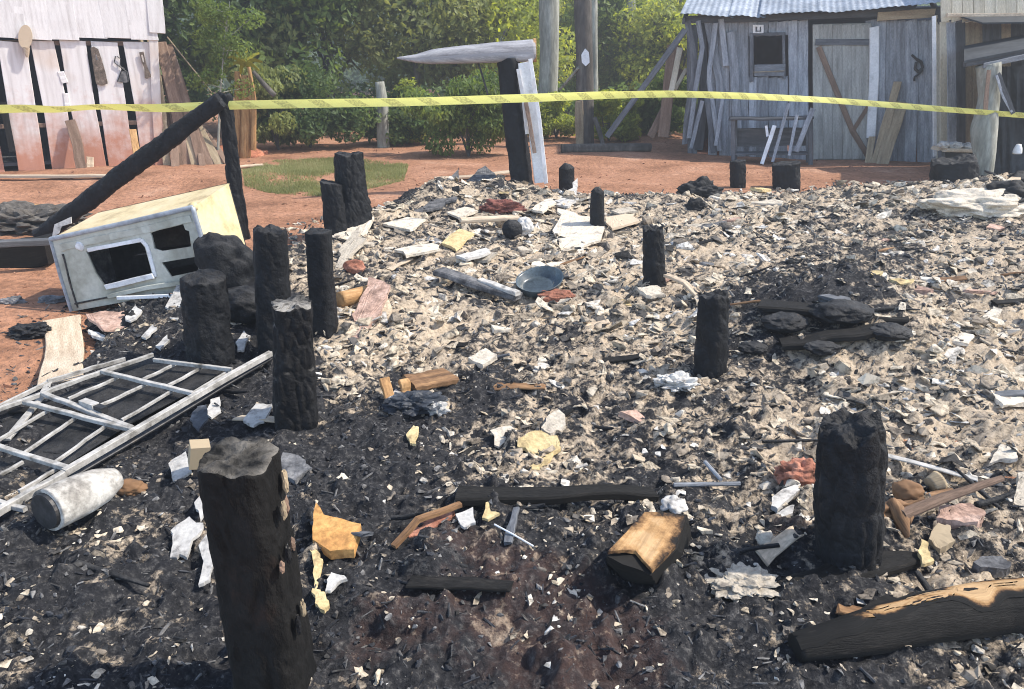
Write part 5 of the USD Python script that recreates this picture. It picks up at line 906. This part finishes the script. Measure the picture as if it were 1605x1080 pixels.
v = np.column_stack([v[:, :2], o_[2] - ((v[:, 0] - o_[0]) * n_[0] + (v[:, 1] - o_[1]) * n_[1]) / n_[2] + v[:, 2] + (fbm(v * 18, 3, 4) - .5) * .016]); ed_ = np.array([P_.exterior.distance(Point(*p)) for p in v[:, :2]]); obj('split_face', (v, np.array(mm.faces), v[:, :2] * [1.2, 1] @ np.array([[.6, -.8], [.8, .6]]), np.clip(.50 + ed_ / .03 * .5, 0, 1.0) - .25 * sstep(.02, .16, v[:, 0] - v[:, 0].min() - .06)), half_burnt, wd)
put('tile_fragment', 'tile', 'bright orange broken tile piece beside the tall square stump', shard([(500, 822), (512, 836), (567, 842), (556, 876), (520, 880), (492, 868), (494, 838)], .035, 310, .03, (.1, .25), rg=.12), orange_tile)
put('bone_scrap', 'scrap', 'beige curled scrap between the square stump and the orange tile', shard([(488, 880), (500, 876), (506, 890), (500, 930), (492, 932), (494, 900)], .012, 311, .02, (0, .1)), yellow_slab)
put('bone_scrap', 'scrap', 'beige rounded scrap low beside the tall square stump', shard([(492, 938), (510, 942), (520, 960), (508, 972), (496, 960)], .014, 312, .02), yellow_slab)
put('white_shard', 'shard', 'white bent shard by the tall square stump', shard([(515, 925), (522, 915), (545, 922), (530, 930), (522, 940), (512, 942)], .012, 313, .03, (.1, .1)), white_scrap)
lpts = [T(1246, 1016, .035), T(1330, 998, .05), T(1450, 968, .06), T(1560, 952, .07), T(1700, 945, .08)]
lg = thing('charred_log', 'thick half-burnt log with a raw orange top edge in the near corner', 'log', (lpts[0] + lpts[-1]) / 2 * [1, 1, 0])
LR = [.038, .062, .072, .076, .08]
obj('body', limb(lpts, LR, 26, 60, 315, .10, .95), char_wood, lg, True)
m_ = limb(lpts, [x * 1.008 + .001 for x in LR], 14, 60, 315, .10, .95, arc=(.95, 2.5)); kk, jj = np.meshgrid(np.arange(60) / 59, np.arange(14) / 13, indexing='ij')
obj('raw_face', (*m_, (np.clip(np.sin(np.pi * np.clip(jj * 1.15 - .1, 0, 1)) * 1.7 - .28, -.5, 1.05) * sstep(.16, .30, kk) - .3 * (1 - sstep(.16, .30, kk))).ravel()), half_burnt, lg, True)
put('burnt_plank', 'plank', 'long thin charred plank lying across the middle of the near ash', board_px((716, 778), (1024, 770), .085, .035, 320, (.05, .05), n=26, mid=(880, 775, .055), rag=.09, taper=.7), char_wood)
put('curved_strip', 'strip', 'curved brown strip curling away from the thin charred plank', board_px((722, 790), (618, 858), .022, .018, 321, (.05, .02), mid=(655, 815, .06), n=16), scorched)
put('brick_scrap', 'brick', 'flat red-brown brick sliver under the curved brown strip', shard([(645, 835), (668, 815), (712, 802), (708, 816), (672, 840), (640, 852)], .02, 322, .0), brick_mat)
put('charred_board', 'board', 'low charred board half buried beside the near burnt stump', board_px((1195, 945), (1440, 872), .10, .03, 323, (-.008, .0), n=22, mid=(1310, 895, .004), rag=.2), char_wood)
put('yellow_slab', 'slab', 'yellowish broken slab in the middle of the near ash', shard([(806, 710), (826, 697), (846, 694), (872, 702), (880, 716), (866, 722), (852, 738), (834, 736), (838, 722), (822, 716)], .018, 330, .02, (.05, .15)), yellow_slab)
put('pale_slab', 'slab', 'pale pointed slab just above the yellowish slab', shard([(848, 684), (858, 668), (876, 662), (888, 672), (880, 684), (864, 688)], .02, 331, .03, (0, .3)), plaster)
put('yellow_slab', 'slab', 'small yellow scrap pair near the dark middle of the ash', shard([(636, 690), (648, 680), (658, 684), (652, 702), (644, 700)], .012, 332, .02, (.1, .2)), yellow_slab)
put('white_lump', 'lump', 'white crumbly lump above the orange-brown wood block', lump(T(1056, 794, .03), (.045, .04, .035), 333, 3, .5), white_scrap, True)
put('plastic_scrap', 'scrap', 'pale torn scrap standing under the thin charred plank', shard([(715, 818), (744, 812), (745, 828), (728, 834), (718, 826)], .010, 334, .02, (.1, .2)), white_scrap)
put('yellow_slab', 'slab', 'pointed yellow shard under the thin charred plank', shard([(756, 818), (762, 800), (770, 812), (784, 814), (764, 820)], .01, 335, .02, (.1, .3)), yellow_slab)
put('thin_wire', 'wire', 'thin pale wire lying across the dark near ash', limb([T(775, 822, .03), T(805, 838, .03), T(836, 856, .02)], [.003, .003], 6, 10, 4, 0), white_paint)
put('grey_rod', 'rod', 'grey rod lying beside the thin charred plank', limb([T(1056, 760, .03), T(1160, 758, .03)], [.009, .009], 8, 10, 4, .05), grey_wood)
put('grey_rod', 'rod', 'short grey rod crossing the longer grey rod', limb([T(1105, 724, .05), T(1130, 752, .05)], [.008, .008], 8, 8, 4, .05), grey_wood)
put('metal_strip', 'strip', 'narrow pale metal strip behind the near burnt stump', board_px((1386, 712), (1532, 752), .03, .006, 340, (.06, .03), n=12), grille_paint)
put('thin_stick', 'stick', 'long brown stick slanting out of the rubble by the near stump', limb([T(1412, 808, .07), T(1480, 780, .09), T(1570, 750, .12)], [.022, .018, .012], 10, 18, 5, .12), brown_wood)
for k, (a, b, w) in enumerate([((1366, 800), (1416, 788), .035), ((1366, 812), (1420, 806), .03), ((1366, 824), (1412, 822), .03)]): put('split_slat', 'slat', ['upper brown split slat stuck against the near stump', 'middle brown split slat stuck against the near stump', 'lowest brown split slat stuck against the near stump'][k], board_px(a, b, w, .02, 341 + k, (.07 - .02 * k, .07 - .02 * k)), scorched)
put('forked_wood', 'wood', 'forked rusty brown piece of wood beside the near stump', cat_mesh([limb([T(1398, 786, .08), T(1410, 804, .07), T(1422, 842, .02)], [.018, .028, .008], 10, 10, 6, .2), limb([T(1436, 800, .08), T(1424, 804, .07), T(1422, 820, .05)], [.012, .02, .012], 10, 8, 7, .2)]), scorched, True)
put('brick', 'brick', 'pinkish half brick near the brown stick', box(T(1503, 824, .04), (.17, .07, .065), -.15, (.1, -.06)) if False else shard([(1470, 812), (1512, 808), (1538, 822), (1530, 836), (1490, 834), (1468, 828)], .05, 345, .0, (.0, .05)), pink_slab)
put('broken_wood', 'wood', 'splintered pale wood piece below the pinkish brick', shard([(1452, 856), (1466, 838), (1484, 842), (1490, 862), (1470, 872)], .03, 346, .01, (.1, .1)), tan_wood)
put('cream_shard', 'shard', 'curved cream shard below the splintered wood piece', shard([(1438, 874), (1442, 862), (1450, 866), (1452, 880), (1460, 890), (1444, 894)], .014, 347, .02, (.1, .15)), yellow_slab)
put('tin_can', 'can', 'crushed rusty tin in the rubble beside the near stump', lump(T(1422, 770, .04), (.055, .045, .04), 348, 3, .3), scorched, True)
put('small_cup', 'cup', 'small pale cup lying by the brown stick', limb([T(1457, 760, .03), T(1473, 752, .045)], [.028, .038], 14, 6, 4, .04), tan_wood, True)
put('red_lump', 'lump', 'reddish clay lump against the near burnt stump', lump(T(1252, 744, .05), (.085, .06, .06), 350, 4, .55, 3.0), brick_mat, True)
put('white_shard', 'shard', 'long white fragment on the dark ash near the burnt stump', shard([(1204, 800), (1212, 792), (1250, 772), (1252, 782), (1216, 806)], .02, 351, .02, (.0, .1)), white_scrap)
put('white_shard', 'shard', 'smaller white fragment just below the long white one', shard([(1212, 814), (1236, 802), (1244, 802), (1238, 814), (1220, 820)], .012, 352, .01), white_scrap)
put('purple_stone', 'stone', 'flat purplish stone near the charred log', shard([(1522, 892), (1536, 880), (1566, 880), (1584, 892), (1570, 906), (1536, 904)], .035, 353, -.005), grey_slab)
put('cream_shard', 'shard', 'large cream slab at the far side of the brown stick', shard([(1586, 790), (1592, 766), (1615, 762), (1618, 800), (1598, 804)], .03, 354, .01, (0, .3)), plaster)
put('crust', 'crust', 'crumbly cream crust between the wood block and the charred log', lump(T(1166, 915, .015), (.10, .075, .03), 355, 4, .7, 4.0), plaster, False)
put('pale_lump', 'lump', 'pale lump above the thin charred plank', lump(T(1200, 845, .02), (.03, .03, .025), 356, 3, .4), plaster, True)
# middle of the ash
put('scorched_board', 'board', 'scorched brown board end lying in the dark middle ash', board_px((640, 600), (704, 590), .17, .04, 360, (.05, .05)), scorched)
for k, (a, b) in enumerate([((602, 594), (612, 628)), ((632, 596), (640, 622))]): put('orange_slat', 'slat', ['orange slat end standing beside the scorched board', 'short orange slat under the scorched board corner'][k], board_px(a, b, .05, .03, 361 + k, (.08, .02)), raw_wood)
put('plastic_heap', 'plastic', 'crumpled grey-blue burnt plastic below the scorched board', lump(T(650, 632, .03), (.13, .08, .05), 363, 4, .7, 3.0), blue_plastic, False)
put('plastic_scrap', 'scrap', 'crumpled white plastic at the end of the grey-blue plastic', lump(T(684, 640, .03), (.05, .035, .035), 364, 3, .7, 3.0), white_scrap, False)
put('plastic_scrap', 'scrap', 'white torn plastic strip at the near end of the grey-blue plastic', shard([(606, 636), (622, 622), (632, 630), (616, 642)], .012, 365, .03, (.1, .1)), white_scrap)
put('pale_slab', 'slab', 'pale square slab in the ash above the scorched plastic', shard([(736, 572), (760, 560), (780, 570), (756, 582)], .03, 366, .02, (.1, .1)), plaster)
put('curved_beam', 'beam', 'burnt curved beam with a white edge lying before the pan', board_px((688, 425), (812, 464), .11, .045, 370, (.10, .05), mid=(748, 446, .08), n=20, rag=.1), grey_slab)
put('white_strip', 'strip', 'white ashy strip along the end of the curved beam', board_px((752, 440), (812, 460), .06, .03, 371, (.10, .08), n=10), white_scrap)
put('pale_plank', 'plank', 'long pale plank half buried at the back of the ash', board_px((722, 345), (812, 342), .12, .04, 372, (.10, .10)), pale_wood)
put('fibre_slab', 'slab', 'large cream fibre slab tilted in the ash before the slim stump', shard([(868, 374), (884, 346), (922, 362), (942, 372), (916, 400), (904, 410), (872, 396)], .02, 373, .05, (.03, .10)), plaster)
put('wood_round', 'wood', 'short orange round of wood beside the thin flat-topped stump', limb([T(532, 470, .06), T(580, 460, .06)], [.05, .06], 14, 10, 8, .08), raw_wood, True)
put('brick_lump', 'brick', 'reddish brick lump behind the thin flat-topped stump', lump(T(555, 418, .05), (.085, .06, .055), 375, 3, .3), brick_mat, True)
put('brick_lump', 'brick', 'dark reddish brick pair below the tilted pan', lump(T(872, 466, .03), (.13, .08, .05), 376, 4, .4, 2.6), brick_mat, True)
put('pink_slab', 'slab', 'pinkish plaster slab leaning beside the square charred stump', shard([(546, 522), (560, 496), (584, 474), (612, 480), (594, 508), (564, 530)], .025, 377, .05, (.1, .25)), pink_slab)
put('pale_slab', 'slab', 'big cream slab beside the tall ragged stump', shard([(520, 386), (528, 352), (556, 346), (586, 356), (566, 376), (540, 392)], .03, 378, .03, (.1, .2)), plaster)
put('pale_slab', 'slab', 'long cream slab lying in front of the shorter slanted stump', shard([(526, 420), (536, 398), (566, 380), (570, 392), (546, 414), (532, 428)], .03, 379, .04, (.1, .2)), plaster)
for k, (px, mt, lb) in enumerate([([(640, 332), (672, 318), (720, 300), (714, 320), (690, 332), (656, 340)], grey_slab, 'grey corrugated scrap sloping at the back edge of the ash'), ([(716, 326), (738, 298), (762, 288), (782, 300), (796, 318), (758, 322)], grey_slab, 'dark tilted roof sheet scrap peaking at the back edge of the ash'),
                                 ([(700, 342), (730, 334), (748, 342), (720, 352)], plaster, 'pale scrap tucked under the dark roof sheet scrap'), ([(870, 330), (876, 310), (902, 304), (908, 318), (890, 332)], white_scrap, 'white broken slab below the short rounded stump'),
                                 ([(832, 342), (852, 318), (866, 316), (868, 330), (848, 346)], plaster, 'cream slab leaning left of the white broken slab'), ([(945, 352), (990, 348), (1000, 356), (960, 366)], pale_wood, 'pale board end beside the slim rounded stump'), ([(955, 340), (985, 332), (1000, 340), (972, 348)], plaster, 'thin cream slab behind the pale board end'),
                                 ([(600, 360), (640, 350), (668, 358), (640, 372)], plaster, 'wide cream slab behind the brick lump'), ([(618, 402), (676, 394), (690, 404), (640, 414)], plaster, 'long cream strip slab in the pale ash'), ([(690, 390), (722, 374), (740, 380), (716, 398)], yellow_slab, 'yellowish slab beside the long cream strip slab'),
                                 ([(716, 410), (762, 402), (770, 410), (730, 418)], white_scrap, 'flat white slab behind the curved beam'), ([(1000, 470), (1030, 462), (1040, 474), (1012, 480)], plaster, 'cream slab at the foot of the blackened stump')]):
    put('broken_slab', 'slab', lb, shard(px, .022, 380 + k, .05, (.02, .12 if k < 2 else .04), sub=True), mt)
put('red_rag', 'rag', 'dark red crumpled rag under the dark roof sheet scrap', lump(T(786, 326, .06), (.22, .12, .09), 395, 4, .6, 2.6), red_cloth, False)
put('dark_pot', 'pot', 'round blackened pot at the back of the pale ash', lump(T(803, 360, .08), (.095, .09, .095), 396, 4, .12), char, True)
put('white_ball', 'lump', 'round white lump beside the blackened pot', lump(T(822, 356, .08), (.085, .07, .09), 397, 4, .3), white_scrap, True)
put('curved_board', 'board', 'curved pale slat leaning at the foot of the blackened stump', board_px((1044, 432), (1092, 462), .05, .02, 398, (.12, .02), mid=(1072, 442, .10)), pale_wood)
put('grey_scrap', 'scrap', 'crumpled pale-blue scrap below the stump by the board heap', lump(T(1060, 602, .03), (.10, .06, .05), 399, 4, .7, 3.4), white_scrap, False)
put('charred_stick', 'stick', 'thin charred stick lying in the pale ash before the board heap', limb([T(1195, 692, .03), T(1290, 690, .03)], [.008, .006], 8, 12, 5, .2), char)
# beside the stove and the grille
put('pink_slab', 'slab', 'pinkish flat board scrap below the overturned stove', shard([(140, 518), (164, 500), (196, 496), (202, 510), (166, 530)], .02, 400, .03, (.0, .1)), pink_slab)
put('white_scrap', 'scrap', 'white rounded scrap under the pinkish board scrap', shard([(141, 530), (168, 528), (170, 538), (146, 541)], .02, 401, .02), white_scrap)
for k, (px, lb) in enumerate([([(214, 492), (268, 462), (274, 468), (224, 500)], 'long white slat scrap sloping below the stove'), ([(198, 506), (214, 488), (224, 496), (206, 514)], 'white chip beside the long slat scrap'), ([(262, 488), (290, 470), (292, 490), (272, 498)], 'white angular scrap against the broad rounded stump'), ([(222, 536), (240, 520), (248, 526), (232, 540)], 'small white flake between the stove and the grille'),
                             ([(246, 552), (262, 535), (266, 545), (254, 558)], 'pointed cream flake at the top of the grille'), ([(322, 658), (333, 640), (350, 638), (346, 656), (334, 662)], 'upright white plastic scrap near the tall square stump'), ([(382, 668), (402, 652), (430, 650), (416, 668), (394, 674)], 'torn white sheet scrap behind the tall square stump'),
                             ([(372, 545), (384, 528), (392, 538), (384, 560), (374, 560)], 'cream pointed scrap at the foot of the split stump'), ([(270, 842), (300, 832), (328, 846), (306, 860), (296, 882), (274, 880)], 'large white torn scrap beside the tall square stump'), ([(316, 870), (334, 850), (342, 880), (330, 920), (316, 926)], 'long white scrap against the side of the tall square stump'), ([(306, 800), (326, 776), (332, 800), (318, 826)], 'white flaky scrap near the top of the tall square stump'),
                             ([(268, 742), (296, 730), (300, 752), (276, 764)], 'white crust by the end of the pale cylinder')]):
    put('white_scrap', 'scrap', lb, shard(px, .012, 402 + k, .03, (.1, .2)), white_scrap)
put('small_box', 'box', 'small splintered brown box piece beside the square stump top', box(T(312, 712, .12), (.07, .06, .10), .5, (.15, .2)), tan_wood)
put('blue_scrap', 'plastic', 'blue-grey plastic scrap behind the splintered box piece', shard([(300, 676), (312, 660), (328, 660), (330, 676), (312, 690)], .01, 420, .06, (.1, .2)), blue_plastic)
put('grey_slab', 'slab', 'grey pointed stone slab beside the square stump top', shard([(438, 752), (446, 732), (474, 736), (488, 748), (462, 764)], .03, 421, .02, (.0, .2)), grey_slab)
put('tan_board', 'board', 'wide tan board lying on the red earth beside the grille', board_px((98, 500), (96, 600), .20, .02, 422, (.03, .03), mid=(102, 550, .03), n=14), pale_wood)
put('charcoal_lump', 'charcoal', 'black charcoal lump lying on the bare red earth', lump(T(50, 520, .02), (.13, .08, .05), 423, 4, .6, 3.0), char)
put('clod', 'clod', 'small dark clod on the red earth behind the charcoal lump', lump(T(20, 472, .01), (.08, .05, .03), 424, 3, .6), grey_slab)
put('clod', 'clod', 'dark crumbs heap on the red earth near the stove foot', lump(T(82, 470, .01), (.09, .06, .03), 425, 3, .6), grey_slab)
put('bone_scrap', 'scrap', 'orange-brown rounded scrap beside the pale cylinder', lump(T(205, 765, .02), (.06, .04, .03), 426, 3, .4), scorched, True)
# burnt beams by the picture's near left of the stove
put('burnt_beam', 'beam', 'thick burnt beam lying level beside the overturned stove', plank([T(-120, 400, .11), T(82, 394, .11)], .26, .22, [0, 1, 0], 430, 14, .05), char_wood)
put('burnt_beam', 'beam', 'thin grey burnt rail lying on top of the thick beam', plank([T(-120, 388, .27), T(96, 377, .25)], .07, .05, [0, 1, 0], 431, 14, .05), grey_dark)
put('brush_heap', 'brush', 'heap of burnt brush behind the thick burnt beam', lump(T(40, 352, .04), (.55, .35, .17), 432, 4, .7, 4.0), char_wood if False else bark_dark)
put('yellow_board', 'board', 'yellow-orange board end lying behind the brush heap', board_px((52, 322), (96, 338), .12, .03, 433, (.08, .06)), raw_wood)
put('charred_board', 'board', 'charred board end in the dark rubble under the low shelter roof', board_px((1556, 306), (1592, 280), .10, .04, 434, (.06, .16)), pale_wood)
for k, (x, y, s) in enumerate([(1585, 308, .26), (1612, 290, .3), (1560, 322, .2)]): put('dark_heap', 'heap', ['dark lump under the edge of the low shelter', 'large dark lump deep under the low shelter', 'dark lump just before the pale ash mound'][k], lump(T(x, y, .05), (s, s * .8, s * .6), 435 + k, 4, .4, 2.4), char, True)
put('ash_mound', 'mound', 'pale crusted ash mound before the low shelter', lump(T(1540, 322, .0), (.60, .35, .17), 440, 5, .4, 2.6), plaster, True)


# burnt sticks, slats and slab pieces lying about in the ash
r_ = np.random.default_rng(606); made = {}
def lying(n, zone_ok, seed):
    r = np.random.default_rng(seed); out = []
    while len(out) < n:
        y = 1.6 + 7.6 * r.random() ** 1.4; x = (r.random() * 2 - 1) * (.78 * y + .3)
        if float(bed_dist(np.array([x]), np.array([y]))[0]) > .15 and zone_ok(float(light_zone(np.array([x]), np.array([y]))[0]), r): out.append((x, y))
    return out
def lay(x, y, L, a, up=.015):
    e = np.array([[x + L * t * math.cos(a), y + L * t * math.sin(a)] for t in (-.5, 0, .5)]); z = ground_z(e[:, 0], e[:, 1]); return [np.array([*p, q + up + .02 * k]) for p, q, k in zip(e, z, (0, .6, r_.random() * 2))]
for k, (x, y) in enumerate(lying(46, lambda z, r: r.random() < 1.0 - .5 * z, 41)):
    L = r_.uniform(.10, .34); a = r_.normal() * .7 + (0 if k % 3 else 1.2); w = near_mark(x, y)
    single('charred_stick', limb(lay(x, y, L, a), [r_.uniform(.007, .014), r_.uniform(.008, .016), r_.uniform(.004, .01)], 8, 10, 900 + k, .3, .8), char if k % 4 else scorched, f'short burnt stick in the ash nearest {w}', 'stick', f'burnt sticks nearest {w}', True)
for k, (x, y) in enumerate(lying(30, lambda z, r: True, 43)):
    L = r_.uniform(.14, .36); a = r_.normal() * .6; w = near_mark(x, y); p = lay(x, y, L, a, .012)
    single('wood_scrap', plank(p, r_.uniform(.025, .06), .012, [-math.sin(a), math.cos(a), r_.normal() * .3], 950 + k, 9, .14, r_.uniform(.6, 1)), (char_wood, char_wood, scorched, pale_wood, grey_dark)[k % 5], f'broken flat wood scrap in the ash nearest {w}', 'wood scrap', f'wood scraps nearest {w}')
for k, (x, y) in enumerate(lying(52, lambda z, r: r.random() < z and z > .35, 45)):
    n = int(r_.integers(5, 8)); th = np.sort(r_.uniform(0, 6.28, n)); rad = r_.uniform(.06, .15); w = near_mark(x, y); sz = rad * np.clip(.4 + y * .14, .5, 1.4)
    q = np.stack([x + sz * np.cos(th) * r_.uniform(.6, 1.2, n), y + sz * np.sin(th) * r_.uniform(.4, 1.0, n)], 1); P_ = Polygon(q).convex_hull
    mm = trimesh.creation.extrude_polygon(P_, r_.uniform(.012, .03), engine='earcut').subdivide_to_size(max(sz / 3, .02), max_iter=6); v = np.array(mm.vertices); tx, ty = r_.normal(size=2) * .16
    z = float(ground_z(np.array([x]), np.array([y]))[0]); v = v + (np.stack([fbm(v * 22 + d, 2, k) for d in (0, 5, 9)], 1) - .5) * [.03, .03, .022]; v[:, 2] += z + .012 + tx * (v[:, 0] - x) + ty * (v[:, 1] - y)
    single('slab_piece', (v, np.array(mm.faces)), (plaster, plaster, grey_slab, yellow_slab, plaster, pink_slab)[k % 6], f'broken slab piece in the ash nearest {w}', 'slab piece', f'slab pieces nearest {w}')

# the thin smoky air
hz = usdkit.material(stage, '/World/Looks/haze', {'v': ('principled_volume', {'color': (.96, .97, .98), 'density': .0034, 'anisotropy': .3})}, volume='v.volume')
hb = trimesh.creation.box((320, 260, 25.5)); hb.apply_translation((0, 60, 10.5)); structure('haze', hb, hz, False, 'stuff')
